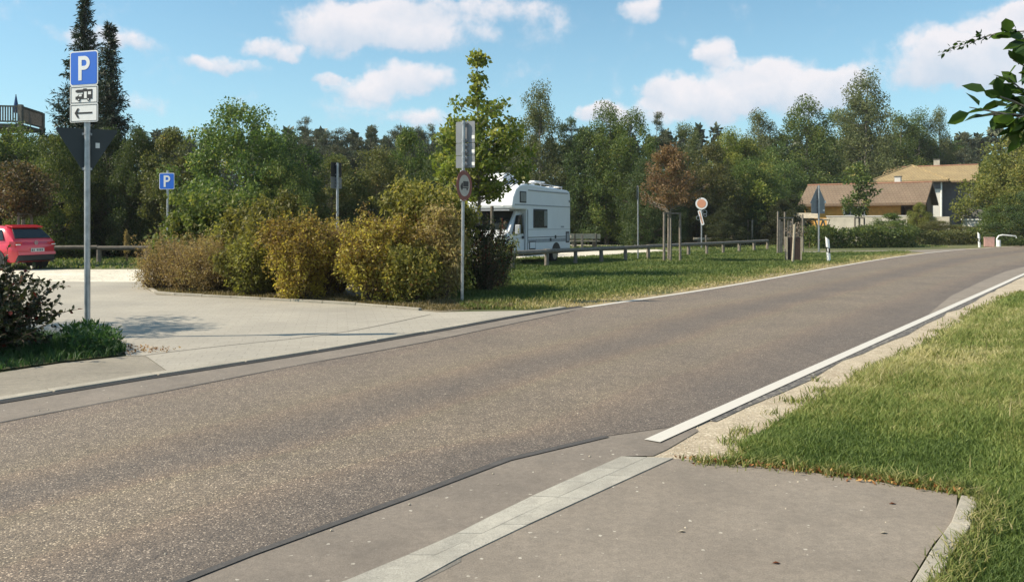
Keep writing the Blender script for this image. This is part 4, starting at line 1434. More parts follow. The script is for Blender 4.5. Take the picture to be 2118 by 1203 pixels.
def leaf_mesh_big(name, P, A, L_, asp, mat_, parent, V, rg):
    """folded pointed leaves, four faces each"""
    b = MB()
    Vv, lp, st, vv = [], [], [], []
    for p, a, l_, v_ in zip(P, A, L_, V):
        a = a / np.linalg.norm(a)
        s_ = np.cross(a, rg.normal(size=3) + np.array([0, 0, 1.5])); s_ /= np.linalg.norm(s_)
        u = np.cross(s_, a)
        b0 = len(Vv)
        w_ = l_ * asp / 2
        p0 = p + a * l_ * .12
        for q in (p0, p0 + a * l_ * .3 + s_ * w_ + u * w_ * .35, p0 + a * l_ * .65 + s_ * w_ * .85 + u * w_ * .3, p0 + a * l_, p0 + a * l_ * .65 - s_ * w_ * .85 + u * w_ * .3, p0 + a * l_ * .3 - s_ * w_ + u * w_ * .35, p0 + a * l_ * .45): Vv.append(q)
        for f in ((0, 1, 6), (1, 2, 6), (2, 3, 6), (3, 4, 6), (4, 5, 6), (5, 0, 6)):
            st.append(len(lp)); lp += [b0 + i for i in f]; vv.append(v_)
    return np_mesh(name, np.array(Vv), np.array(lp), np.array(st), mat_, parent, np.array(vv))


rg = np.random.default_rng(81)
fb = thing('foreground_shrub', (-6.15, 9.4, 0), 0, 'dark leafy shrub cut off by the left edge in front of the red car', 'shrub')
b = MB(); P, V, A = [], [], []
for i in range(110):
    a = rg.uniform(0, 2 * PI)
    elv = rg.uniform(.25, 1.3)
    d = (math.cos(a) * math.cos(elv), math.sin(a) * math.cos(elv), math.sin(elv))
    L_ = rg.uniform(.55, 1.25) * (1.0 if elv > .5 else .8)
    pts = twig_leaves(b, P, V, A, (0, 0, .05), d, L_, rg, nl=34, r0=.012, sag=-.25)
    for j in range(4):
        q = pts[rg.integers(3, 8)]
        twig_leaves(b, P, V, A, q, np.array(d) + rg.normal(0, .6, 3), rg.uniform(.2, .45), rg, nl=16, r0=.005)
for (dx, dz) in [(.85, .30), (.8, .55), (.9, .15), (.7, .7)]:
    twig_leaves(b, P, V, A, (0.1, 0, .3), (dx, -.2, dz), .85, rg, nl=44, r0=.008, sag=.25)
b.build('stem', M_TWIG, fb)
V = list(np.where(rg.uniform(0, 1, len(V)) < .05, 1.0, np.array(V) * .92))
leaf_mesh_big('foliage', P, A, rg.uniform(.04, .07, len(P)), .66, LM['fore'], fb, V, rg)

M_BL = leafmat('branch_leaf', [(0, (.018, .035, .010)), (.5, (.035, .065, .016)), (1, (.08, .13, .03))], .4, .35, 1.7)
br_t = thing('overhanging_tree', (4.1, 4.9, 0), 0, 'broadleaf tree mostly outside the frame whose leafy branches enter at upper right', 'tree')
def loc(px, py, Y): return np.array([gx(px, Y) - 4.1, Y - 4.9, gz(py, Y)])
b = MB(); P, V, A = [], [], []
b.tube([(0, 0, -.1), (.05, 0, 1.2), (-.05, 0, 2.6), (.1, .1, 4.6)], [.13, .11, .09, .03], 9)
M1 = [(-.04, 0, 2.3), loc(2200, 200, 4.2), loc(2110, 225, 3.9), loc(2050, 236, 3.7)]
b.tube(M1, [.05, .018, .009, .004], 6)
P_, A_, V_ = P, A, V
for (x0, y0, x1, y1, Y, nl) in [(2150, 240, 2005, 222, 3.7, 9), (2140, 230, 2040, 190, 3.75, 9), (2160, 220, 2085, 160, 3.8, 14), (2150, 250, 2090, 262, 3.7, 18), (2180, 160, 2095, 125, 3.8, 8), (2170, 100, 2085, 65, 3.8, 10), (2190, 190, 2080, 215, 3.85, 22), (2190, 230, 2100, 245, 3.65, 20), (2130, 245, 2030, 238, 3.72, 6), (2200, 260, 2120, 280, 3.8, 12), (2190, 90, 2110, 90, 3.9, 14)]:
    p0, p1 = loc(x0, y0, Y), loc(x1, y1, Y)
    b.tube([p0, (p0 + p1) / 2 + rg.normal(0, .01, 3), p1], [.007, .005, .002], 5)
    for j in range(nl):
        t = (j + .6) / nl
        P.append(p0 + (p1 - p0) * t + rg.normal(0, .008, 3))
        A.append((p1 - p0) / np.linalg.norm(p1 - p0) * .7 + rg.normal(0, .45, 3) + np.array([0, 0, -.25]))
        V.append(rg.beta(2, 2))
# the thin far twig
n_before = len(P)
p0, p1 = loc(2180, 60, 6.6), loc(1945, 108, 6.8)
b.tube([(0.05, .05, 3.2), p0, (p0 + p1) / 2 + np.array([0, 0, .06]), p1], [.03, .008, .005, .0015], 5)
for j in range(60):
    t = rg.uniform(.05, 1)
    q = p0 + (p1 - p0) * t + np.array([0, 0, .06 * math.sin(t * PI)])
    for m_ in range(1 if t < .3 else 2):
        P.append(q + rg.normal(0, .012, 3)); A.append(np.array([-.6, 0, -.35]) + rg.normal(0, .5, 3)); V.append(rg.uniform(0, .5))
n0 = len(P)
n_tw = 0
# the body of the crown beyond the frame
for i in range(90):
    c = np.array([rg.uniform(-.1, 1.6), rg.uniform(-1.6, .4), rg.uniform(2.3, 4.4)])
    for j in range(26):
        P.append(c + rg.normal(0, .16, 3)); A.append(rg.normal(0, 1, 3)); V.append(rg.beta(2, 2))
    if i % 3 == 0: b.tube([(0, 0, 2.2 + (i % 9) * .2), c * .55 + np.array([0, 0, 1.3]), c], [.03, .012, .005], 4)
b.build('trunk', M_BARKG, br_t, smooth=True)
Ls = np.concatenate([rg.uniform(.07, .12, n_before), rg.uniform(.035, .06, n0 - n_before), rg.uniform(.06, .1, len(P) - n0)])
leaf_mesh_big('crown', P, A, Ls, .5, M_BL, br_t, V, rg)
# ------------------------------------------------------------------ signs
M_GALV = simple('galvanised_steel', (.42, .43, .44), .42, .75, .25, 9)
M_GALVD = simple('weathered_aluminium', (.22, .23, .245), .5, .5, .12, 5)
M_BLUE = simple('sign_blue', (.0, .13, .62), .6, 0, .05, 3)
M_SW = simple('sign_white', (.78, .79, .78), .4, 0, .05, 5)
M_SB = simple('sign_black', (.015, .015, .017), .5)
M_SR = simple('shaded_sign_red', (.20, .045, .03), .5)  # truck ban ring: red darkened to hold the shade on its face
M_SO = simple('sign_orange', (.66, .30, .18), .5, var=.05)
M_DKB = simple('shaded_sign_back', (.045, .055, .058), .6, .2, .1, 5)  # give-way back: metal darkened, its shade put into the colour
M_SWD = simple('shaded_sign_white', (.45, .43, .38), .6)  # truck ban field: dull white greyed further for the shade on it
M_STK = simple('sticker', (.75, .75, .72), .5)
M_WOOD = simple('weathered_timber', (.19, .165, .135), .85, var=.35, scale=8, bump=.006)
M_WOODL = simple('pale_timber', (.40, .35, .26), .85, var=.25, scale=8, bump=.006)
M_WOODD = simple('dark_timber', (.12, .105, .085), .85, var=.35, scale=8, bump=.006)


def rrect(w_, h_, r, n=4):
    pts = []
    for cx, cy, a0 in ((w_ / 2 - r, h_ / 2 - r, 0), (-w_ / 2 + r, h_ / 2 - r, 90), (-w_ / 2 + r, -h_ / 2 + r, 180), (w_ / 2 - r, -h_ / 2 + r, 270)):
        for i in range(n + 1):
            a = R(a0 + 90 * i / n)
            pts.append((cx + r * math.cos(a), cy + r * math.sin(a)))
    return pts


def circ(r, n=40, cx=0, cy=0): return [(cx + r * math.cos(2 * PI * i / n), cy + r * math.sin(2 * PI * i / n)) for i in range(n)]


def local(rz): return Matrix.Rotation(R(rz), 4, 'Z')


def plate(root, name, poly, z, rz, mat_, y=-.045, t=.004, x=0):
    """flat sheet turned by rz about the pole, face towards local -y"""
    m = local(rz)
    o = MB().prism(poly, m @ Vector((x, y, z)), m.to_3x3() @ Vector((1, 0, 0)), Vector((0, 0, 1)), -t).build(name, mat_, root)
    # prism thickness runs along ex x ey = -y for t>0
    return o


def decal(root, name, polys, z, rz, mat_, y, t=.0025, scale=1):
    m = local(rz)
    b = MB()
    for p in polys:
        b.prism([(a * scale, c * scale) for a, c in p], m @ Vector((0, y, z)), m.to_3x3() @ Vector((1, 0, 0)), Vector((0, 0, 1)), t)
    return b.build(name, mat_, root)


def pole(root, h, r, name='pole', lean=(0, 0)):
    o = MB().tube([(0, 0, -.15), (lean[0], lean[1], h)], r, 14).build(name, M_GALV, root, smooth=True)
    MB().tube([(lean[0], lean[1], h), (lean[0], lean[1], h + .012)], r * 1.06, 14).build('pole_cap', M_SB, root)
    return o


def clamp(root, z, r, rz, side=-1, w_=.12):
    m = local(rz)
    b = MB()
    b.tube([(0, 0, z - .015), (0, 0, z + .015)], r + .006, 14)
    q = m @ Vector((0, side * (r + .006), z))
    b.box(q, (w_, .012, .03), R(rz))
    for s_ in (-1, 1):
        b.tube([m @ Vector((s_ * w_ * .38, side * (r - .006), z)), m @ Vector((s_ * w_ * .38, side * (r + .03), z))], .010, 6)
    return b.build('clamp', M_GALV, root)


def letterP(s_):
    """P of height 1*s"""
    st = .17
    polys = [[(-.27, -.5), (-.27 + st, -.5), (-.27 + st, .5), (-.27, .5)]]
    R_, r_ = .285, .125
    cy, cx = .215, .03
    out = [(-.27 + st, .5), (cx, .5)] + [(cx + R_ * math.cos(R(90 - a)), cy + R_ * math.sin(R(90 - a))) for a in range(15, 181, 15)] + [(-.27 + st, cy - R_)]
    inn = [(-.27 + st, cy - r_), (cx, cy - r_)] + [(cx + r_ * math.cos(R(-90 + a)), cy + r_ * math.sin(R(-90 + a))) for a in range(15, 181, 15)] + [(-.27 + st, cy + r_)]
    # quads between the outer and inner outline
    o_ = out
    i_ = inn[::-1]
    n = min(len(o_), len(i_))
    for a in range(n - 1):
        polys.append([o_[a], o_[a + 1], i_[a + 1], i_[a]][::-1])
    return [[(x * s_, y * s_) for x, y in p] for p in polys]


def parkpanel(root, w_, h_, z, rz, r):
    p = plate(root, 'parking_panel', rrect(w_, h_, .035), z, rz, M_SW, y=-r - .02, t=.003)
    decal(p, 'blue_field', [rrect(w_ * .93, h_ * .93, .028)], z, rz, M_BLUE, -r - .0205)
    decal(p, 'letter', letterP(h_ * .70), z, rz, M_SW, -r - .0235)
    return p


def suppanel(root, w_, h_, z, rz, r, kind):
    p = plate(root, 'supplementary_panel', rrect(w_, h_, .02), z, rz, M_SW, y=-r - .02, t=.003)
    fr = []
    a, b_, t = w_ * .47, h_ * .45, .006
    fr = [[(-a, b_ - t), (a, b_ - t), (a, b_), (-a, b_)], [(-a, -b_), (a, -b_), (a, -b_ + t), (-a, -b_ + t)], [(-a, -b_), (-a + t, -b_), (-a + t, b_), (-a, b_)], [(a - t, -b_), (a, -b_), (a, b_), (a - t, b_)]]
    decal(p, 'border_line', fr, z, rz, M_SB, -r - .0205)
    if kind == 'arrow':
        L_, t = w_ * .30, h_ * .045
        decal(p, 'arrow', [[(-L_, -t), (L_, -t), (L_, t), (-L_, t)]], z, rz, M_SB, -r - .0212)
        hd = h_ * .26
        decal(p, 'arrow_head', [[(-L_ - t, 0), (-L_ + hd * .55, hd), (-L_ + hd * .95, hd), (-L_ + t * 2.4, 0)], [(-L_ - t, 0), (-L_ + t * 2.4, 0), (-L_ + hd * .95, -hd), (-L_ + hd * .55, -hd)]], z, rz, M_SB, -r - .0235)
    if kind == 'camper':
        s_ = h_ * .74
        body = [[(-.78, -.33), (.80, -.33), (.80, .40), (-.10, .40), (-.10, .05), (-.45, .05), (-.60, -.10), (-.78, -.14)], [(-.10, .18), (-.62, .18), (-.78, .24), (-.78, .34), (-.62, .40), (-.10, .40)], [(-.1, .40), (.3, .40), (.26, .47), (-.02, .47)]]
        decal(p, 'camper_symbol', body, z, rz, M_SB, -r - .0212, scale=s_)
        decal(p, 'camper_window', [[(.05, -.28), (.30, -.28), (.30, .22), (.05, .22)], [(.42, .0), (.70, .0), (.70, .22), (.42, .22)], [(-.46, -.12), (-.18, -.12), (-.18, .02), (-.42, .02)]], z, rz, M_SW, -r - .0236, scale=s_)
        for cx_ in (-.45, .45):
            decal(p, 'camper_wheel', [circ(.135, 16, cx_, -.36)], z, rz, M_SB, -r - .0240, scale=s_)
            decal(p, 'wheel_hub', [circ(.06, 12, cx_, -.36)], z, rz, M_SW, -r - .0262, scale=s_)
    return p


# tall left signpost
Y = 10.85
t = thing('signpost', (gx(180.5, Y), Y, 0), 0, 'tall grey signpost at left with blue parking sign, camper symbol and left arrow', 'signpost')
pole(t, 3.77, .037)
RZ = -16.7
parkpanel(t, .455, .455, 3.555, RZ, .037)
suppanel(t, .455, .233, 3.207, RZ, .037, 'camper')
suppanel(t, .455, .240, 2.968, RZ, .037, 'arrow')
tri = [(-.36, 0), (-.345, .012), (.345, .012), (.36, 0), (.36, -.02), (.015, -.61), (-.015, -.61), (-.36, -.02)]
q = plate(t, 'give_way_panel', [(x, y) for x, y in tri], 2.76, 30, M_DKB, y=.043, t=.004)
decal(q, 'sticker', [[(.10, -.24), (.15, -.24), (.15, -.17), (.10, -.17)]], 2.76, 30, M_STK, .0425, t=.0008)
clamp(t, 2.70, .037, 30, 1)
clamp(t, 2.24, .037, 30, 1)

# small parking sign
Y = 22
t = thing('signpost', (gx(347, Y), Y, 0), 0, 'small blue parking sign on a thin post behind the green shrubs', 'signpost')
pole(t, gz(353, Y), .03)
parkpanel(t, .42, .44, gz(375, Y), -5, .03)

# sign seen from the back above the bed
Y = 24
t = thing('signpost', (gx(698, Y), Y, 0), 0, 'grey post behind the bed with dark sign panels turned away', 'signpost')
pole(t, gz(337, Y), .038)
for (a, b_) in ((336, 366), (366, 379), (379, 390)):
    plate(t, 'sign_panel', rrect(.46, (b_ - a) * Y / F - .006, .02), gz((a + b_) / 2, Y), 60, M_SB if a == 336 else M_GALVD, y=.045, t=.004)
for py in (341, 361, 369, 376, 383, 389):
    clamp(t, gz(py, Y), .038, 60, 1, .10)

# middle signpost
Y = 15.74
t = thing('signpost', (gx(955.5, Y), Y, 0), 0, 'grey signpost before the maple with three panel backs over a truck ban sign', 'signpost')
pole(t, gz(250, Y), .031, lean=(.035, 0))
for (a, b_, px) in ((250.5, 295, 0), (295.5, 321, 0), (321.5, 347, 0)):
    q = plate(t, 'sign_panel', rrect(.42, (b_ - a) * Y / F - .004, .02), gz((a + b_) / 2, Y), -27, M_GALVD, y=.075, t=.004, x=.03)
    hh_ = (b_ - a) * Y / F
    decal(q, 'sticker', [[(.17, -hh_ * .32), (.235, -hh_ * .32), (.235, -hh_ * .32 + .065), (.17, -hh_ * .32 + .065)]], gz((a + b_) / 2, Y), -27, M_STK, .0745, t=.0008)
for py in (255, 289, 301, 314, 327, 340):
    o = clamp(t, gz(py, Y), .031, -27, 1, .13)
    o.location.x = .03
    o.location.y = .0
m_rz = 63.5
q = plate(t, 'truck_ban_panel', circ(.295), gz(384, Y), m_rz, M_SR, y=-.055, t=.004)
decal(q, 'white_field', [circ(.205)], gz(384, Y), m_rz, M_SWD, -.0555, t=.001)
tr = [[(-.05, -.02), (.155, -.02), (.155, .085), (-.05, .085)], [(-.15, -.05), (-.06, -.05), (-.06, .05), (-.105, .05), (-.13, .01), (-.15, 0)], [(-.15, -.05), (.155, -.05), (.155, -.03), (-.15, -.03)], circ(.028, 12, -.10, -.062), circ(.028, 12, .10, -.062)]
decal(q, 'truck_symbol', tr, gz(384, Y), m_rz, M_SB, -.0567, t=.001)
clamp(t, gz(354, Y), .031, m_rz, -1, .06)
clamp(t, gz(414, Y), .031, m_rz, -1, .06)

# post in the verge and its small companion
Y = 35.4
t = thing('signpost', (gx(1319.5, Y), Y, 0), 0, 'thin tall post behind the rail fence with a sign seen edge-on', 'signpost')
pole(t, gz(384, Y), .03)
plate(t, 'sign_panel', rrect(.42, .55, .02), gz(398, Y), 80, M_GALVD, y=.06, t=.005)
Y = 57
t = thing('signpost', (gx(1314.5, Y), Y, 0), 0, 'short grey post left of the thin tall one, farther back', 'signpost')
pole(t, gz(458, Y), .05)
plate(t, 'sign_panel', rrect(.30, .45, .02), gz(468, Y), 70, M_GALVD, y=.07, t=.01)

# round signal
Y = 52
t = thing('signal', (gx(1451, Y), Y, 0), 0, 'round orange disc with white rim above a slanting red and white board', 'signal')
zc = gz(421, Y)
pole(t, zc - .1, .045)
rz_ = -14
q = plate(t, 'disc', circ(.375), zc, rz_, M_SW, y=-.06, t=.01)
decal(q, 'disc_field', [circ(.275)], zc, rz_, M_SO, -.061, t=.006)
m = Matrix.Rotation(R(14), 3, 'Y')
zb = gz(450, Y)
b = MB()
def slant(pts, a=R(15)): return [(x * math.cos(a) - y * math.sin(a) * -1, -x * math.sin(a) * 1 + y * math.cos(a)) for x, y in pts]
def slant(pts, a=R(-14)):
    a = -R(14) * -1
    return [(x * math.cos(a) - y * math.sin(a), x * math.sin(a) + y * math.cos(a)) for x, y in pts]
brd = slant([(x, y) for x, y in rrect(.20, .98, .07)])
q = plate(t, 'slanting_board', [(-.03 + x, y) for x, y in brd], zb, rz_, M_SW, y=-.06, t=.01)
decal(q, 'board_stripe', [[(-.03 + x, y) for x, y in slant(rrect(.07, .80, .02))]], zb, rz_, M_SO, -.061, t=.006)
for (dx, dz, rr) in ((.20, .34, .13), (-.22, -.02, .12), (.22, .16, .10)):
    b = MB()
    for k_ in range(18):
        a0, a1 = 2 * PI * k_ / 18, 2 * PI * (k_ + 1) / 18
        b.beam((dx + rr * math.cos(a0), -.03, zb + dz + rr * math.sin(a0)), (dx + rr * math.cos(a1), -.03, zb + dz + rr * math.sin(a1)), .03, .03)
    b.beam((0, 0, zb + dz), (dx - math.copysign(rr, dx), -.03, zb + dz), .02, .02)
    b.build('lamp_ring', M_GALV, t)
b = MB().tube([(.28, 0, -.1), (.28, 0, .72)], .05, 8)
b.tube([(.28, 0, .72), (.28, 0, .85)], .07, 8)
o = b.build('bollard', M_WOOD, None)
o.location = t.location
tag(o, 'short grey post right beside the foot of the round signal', 'bollard')

# triangle sign at the right
Y = 44
t = thing('signpost', (gx(1693.5, Y), Y, 0), 0, 'signpost left of the bungalow with backs of a triangle and a square panel', 'signpost')
pole(t, gz(383, Y), .045)
zt = gz(384.5, Y)
q = plate(t, 'triangle_panel', [(-.03, 0), (.03, 0), (.54, -.90), (.52, -.935), (-.52, -.935), (-.54, -.90)], zt, 20 + 3, M_GALVD, y=.055, t=.006)
q2 = plate(t, 'square_panel', rrect(.94, .54, .03), gz(431, Y), 20 + 3, M_GALVD, y=.055, t=.006)
decal(q, 'sticker', [[(.43, -.90), (.55, -.90), (.55, -.78), (.47, -.78)]], zt, 23, M_STK, .0545, t=.0008)
decal(q2, 'sticker', [[(.34, -.14), (.47, -.14), (.47, -.05), (.34, -.05)]], gz(431, Y), 23, M_STK, .0545, t=.0008)
for z in (zt - .15, zt - .75, zt - 1.15):
    clamp(t, z, .045, 23, 1, .2)

# delineators
def delineator(label):
    t = thing('delineator_post', (0, 0, 0), 0, label, 'marker post', 'white marker posts along the road')
    w_ = .075
    prof = [(-w_, .04), (w_, .04), (w_ * .7, -.05), (0, -.075), (-w_ * .7, -.05)]
    def seg(z0, z1, s0, s1, mat_, name):
        n = 5
        vs = [(x, y, z0 + (x * s0)) for x, y in prof] + [(x, y, z1 + (x * s1)) for x, y in prof]
        return MB().add(vs, [(4, 3, 2, 1, 0), (5, 6, 7, 8, 9)] + [(i, (i + 1) % n, n + (i + 1) % n, n + i) for i in range(n)]).build(name, mat_, t)
    seg(-.1, .37, 0, -.5, M_SW, 'lower_post')
    seg(.37, .58, -.5, -.5, M_SB, 'black_band')
    seg(.58, .96, -.5, -1.0, M_SW, 'upper_post')
    MB().box((0, -.08, .475), (.05, .01, .14)).build('reflector', M_STK, t)
    return t
d0 = delineator('nearer white marker post with black band, right of the triangle signpost')
x, y = g(1714.5, 541)
d0.location = (x, y, 0); d0.rotation_euler = (R(0), R(-4), R(-25))
d1 = copy_tree(d0)
d1['label'] = 'farther white marker post with black band, left of the pink box'
x, y = g(2026, 511.5)
d1.location = (x, y, 0); d1.rotation_euler = (0, R(-3), R(-30))

# ------------------------------------------------------------------ timber things
fa, fb_ = Vector((-.25, 27.35, 0)), Vector((15.3, 49.2, 0))
fd = (fb_ - fa)
t = thing('rail_fence', (0, 0, 0), 0, 'long low round rail fence between the green verge and the gravel lot', 'fence')
ts = []
for px in (1015, 1060, 1130, 1190, 1244, 1294, 1341, 1384, 1424, 1462, 1496, 1529, 1560, 1587):
    k_ = (px - CX) / F
    tt = (k_ * fa.y - fa.x) / (fd.x - k_ * fd.y)
    ts.append(tt)
ang = math.atan2(fd.y, fd.x)
for tt in ts:
    p = fa + fd * tt
    rr = random.uniform(.075, .09)
    MB().tube([(p.x, p.y, -.1), (p.x + random.uniform(-.02, .02), p.y, .50)], [rr, rr * .95], 9).build('post', M_WOOD, t, smooth=True)
for a, b_ in zip(ts[0:-1:2], list(ts[2::2]) + [ts[-1]]):
    p, q = fa + fd * (a - .004), fa + fd * (b_ + .002)
    MB().tube([(p.x, p.y, .555 + random.uniform(-.01, .01)), ((p.x + q.x) / 2, (p.y + q.y) / 2, .55), (q.x, q.y, .555 + random.uniform(-.01, .01))], [.085, .08, .078], 10).build('rail', M_WOOD, t, smooth=True)
t = thing('rail_fence', (0, 0, 0), 0, 'low round rail fence behind the red car on the left', 'fence')
for i, X in enumerate(np.arange(-27.4, -10.5, 1.85)):
    yy = 32.4 + (X + 17) * .05
    MB().tube([(X, yy, -.1), (X, yy, .52)], .095, 9).build('post', M_WOOD, t, smooth=True)
    if i % 2 == 0:
        MB().tube([(X - .05, yy, .58), (X + 3.65, yy + .185, .60 + random.uniform(-.02, .02))], [.095, .085], 10).build('rail', M_WOODD, t, smooth=True)
Y = 58
t = thing('log_barrier', (gx(1482, Y), Y, 0), R(4), 'pale log lying on short posts behind the end of the rail fence', 'log barrier')
MB().tube([(-1.65, 0, .5), (0, 0, .49), (1.6, 0, .5)], [.12, .11, .10], 10).build('log', M_WOODL, t, smooth=True)
for x in (-1.3, 0, 1.3): MB().tube([(x, 0, -.1), (x, 0, .42)], .09, 8).build('post', M_WOOD, t)


def stakes(pts, h, label, rc=.04, bars=True, mat_=None, z_extra=None, name='tree_stakes', cat='stakes'):
    cx_, cy_ = sum(p[0] for p in pts) / len(pts), sum(p[1] for p in pts) / len(pts)
    t = thing(name, (cx_, cy_, 0), 0, label, cat)
    L_ = [(p[0] - cx_, p[1] - cy_) for p in pts]
    for i, (x, y) in enumerate(L_):
        hz = h if z_extra is None else z_extra[i]
        MB().tube([(x, y, -.1), (x * .97, y * .97, hz)], [rc, rc * .92], 9).build('stake', mat_ or M_WOOD, t, smooth=True)
    if bars:
        n = len(L_)
        for i in range(n):
            a, b_ = L_[i], L_[(i + 1) % n]
            hz = h - .04 if z_extra is None else min(z_extra) - .05
            d = Vector((b_[0] - a[0], b_[1] - a[1], 0)).normalized() * .06
            MB().beam((a[0] * .97 - d.x, a[1] * .97 - d.y, hz + .012 * i), (b_[0] * .97 + d.x, b_[1] * .97 + d.y, hz + .012 * i), .03, .06).build('crossbar', mat_ or M_WOOD, t)
            if n == 2: break
    return t


def pt(px, Y): return (gx(px, Y), Y)
stakes([pt(1373.5, 33.0), pt(1407, 33.5), pt(1383, 34.4)], gz(439, 33.3), 'three grey stakes with crossbars around the rust brown sapling', .055)
stakes([pt(38, 29.8), pt(66, 30.4), pt(47, 31.2)], gz(441, 30), 'three stakes with crossbars behind the red car roof', .05)
stakes([pt(1547, 61.6), pt(1556, 61.0), pt(1565, 62.2)], gz(455, 61.6), 'pale stakes around the small yellow green sapling', .08, mat_=M_WOODL)
stakes([pt(1768, 60), pt(1788, 60.2), pt(1778, 61)], gz(450, 60), 'dark stakes in front of the pale bungalow wall', .06, mat_=M_WOODD)
stakes([pt(1017, 25.0), pt(1058, 28.0)], 2.1, 'two rough stakes left of the camper door, one tall and one short', .055, bars=False, mat_=M_WOODD, z_extra=[gz(426, 25), gz(524, 28)])
Y = 42.5
t = stakes([pt(1608.5, 42.0), pt(1623, 43.0), pt(1640, 42.6), pt(1661, 44)], 2.1, 'tall uneven stakes with a crossbar left of the brown guard box', .048, bars=False, z_extra=[gz(437, 42), gz(438, 43), gz(452, 42.6), gz(443, 44)])
c_ = t.location
MB().beam((gx(1607, 42.3) - c_.x, 42.2 - c_.y, gz(450.5, 42.3)), (gx(1642, 42.5) - c_.x, 42.5 - c_.y, gz(450.5, 42.5)), .04, .07).build('crossbar', M_WOOD, t)
for px, y0 in ((1613, 454), (1617, 458), (1630, 455), (1635, 456)):
    MB().beam((gx(px, 42.6) - c_.x, 42.6 - c_.y, 0), (gx(px, 42.6) - c_.x, 42.6 - c_.y, gz(y0, 42.6)), .085, .03).build('slat', M_WOOD, t)
Y = 33.6
M_GRD = simple('dark_stained_boards', (.045, .026, .02), .8, var=.3)
t = thing('tree_guard', (gx(1641, Y), Y, 0), R(-12), 'dark brown upright wooden guard box with pale corner posts', 'tree guard')
for i in range(5):
    MB().box((-.20 + .1 * i, -.2, .5), (.092, .022, .98)).build('slat', M_GRD, t)
for i in range(5):
    MB().box((-.20 + .1 * i, .2, .5), (.092, .022, .98)).build('slat', M_GRD, t)
for i in range(4):
    for s_ in (-1, 1): MB().box((s_ * .252, -.14 + .093 * i, .5), (.022, .086, .98)).build('slat', M_GRD, t)
for sx, sy in ((-1, -1), (1, -1), (-1, 1), (1, 1)):
    MB().box((sx * .275, sy * .22, .49), (.05, .05, 1.05)).build('corner_post', M_WOODL, t)
t = thing('leaning_stake', (gx(1640, 32), 32, 0), 0, 'single grey stake leaning right in front of the brown guard box', 'stake')
MB().tube([(-.02, 0, -.1), (.07, 0, gz(464, 32))], [.05, .045], 10).build('stake', M_WOODL, t, smooth=True)
# withered plant in the guard box
r = thing('withered_plant', (gx(1646, 33.6), 33.6, 0), 0, 'grey withered plant poking out of the brown guard box', 'plant')
b = MB()
for i in range(26):
    a = random.uniform(0, 6.28)
    b.tube([(0, 0, .3), (math.cos(a) * .1, math.sin(a) * .1, .95), (math.cos(a) * random.uniform(.1, .3), math.sin(a) * .25, random.uniform(1.1, 1.7))], [.012, .008, .003], 4)
b.build('stem', M_BARKG, r)
P = np.random.default_rng(3).normal(0, 1, (500, 3)) * np.array([.17, .15, .18]) + np.array([0, 0, 1.22])
leaves_obj('foliage', P, .07, .5, leafmat('leaf_withered', [(0, (.12, .09, .07)), (1, (.30, .25, .20))], .2), r)

# picnic set
def plank_bench(t, x, y, L_, back, face):
    for dy in (-.1, .1): MB().box((x, y + dy, .45), (L_, .17, .05)).build('seat_plank', M_WOODL, t)
    for s_ in (-1, 1):
        MB().box((x + s_ * L_ * .36, y, .21), (.10, .36, .43)).build('leg', M_WOODD, t)
        if back: MB().beam((x + s_ * L_ * .36, y + face * .21, .0), (x + s_ * L_ * .36, y + face * .30, .92), .08, .05).build('back_post', M_WOODD, t)
    if back:
        for z in (.68, .84): MB().box((x, y + face * .245, z), (L_, .035, .135)).build('back_plank', M_WOODL, t)


Y = 54
t = thing('park_bench', (gx(1207, Y), Y - .9, 0), R(6), 'wooden bench with a plank back, nearer side of the picnic table', 'bench')
plank_bench(t, 0, 0, 1.95, True, -1)
t = thing('park_bench', (gx(1209, Y), Y + .95, 0), R(6), 'wooden bench on the far side of the picnic table', 'bench')
plank_bench(t, 0, 0, 1.95, True, 1)
t = thing('picnic_table', (gx(1210, Y), Y, 0), R(6), 'wooden picnic table between the two benches right of the camper', 'table')
for i in range(5): MB().box((0, -.3 + .15 * i, .75), (1.9, .14, .05)).build('table_plank', M_WOODL, t)
for s_ in (-1, 1):
    MB().box((s_ * .65, 0, .36), (.12, .5, .72)).build('leg', M_WOODD, t)
t = thing('rough_post', (gx(1204, 52), 52, 0), 0, 'short upright plank end in front of the benches', 'post')
MB().box((0, 0, .43), (.14, .10, .9)).build('post', M_WOOD, t, bevel=.01)

# deck on the left
zf, zr = 7.15, 8.12
K0, K1, K2 = Vector((-33.0, 45.0, 0)), Vector((-27.5, 46, 0)), Vector((-27.9, 48.8, 0))
t = thing('wooden_deck', (K1.x, K1.y, 0), 0, 'raised wooden deck with slatted railing above the trees at far left', 'deck')
def D_(v, z): return (v.x - K1.x, v.y - K1.y, z)
for v in (K0, K1, K2, Vector((-33, 49.4, 0))):
    MB().beam(D_(v, -.1), D_(v, zr + (.1 if v is K1 else 0)), .22, .22).build('post', M_WOOD, t)
m = MB(); b4 = [D_(K0, zf), D_(K1, zf), D_(K2, zf), D_(Vector((-33, 49.4, 0)), zf)]
m.add(b4 + [(x, y, z - .2) for x, y, z in b4], [(0, 1, 2, 3), (7, 6, 5, 4), (0, 4, 5, 1), (1, 5, 6, 2), (2, 6, 7, 3), (3, 7, 4, 0)]).build('floor', M_WOODD, t)
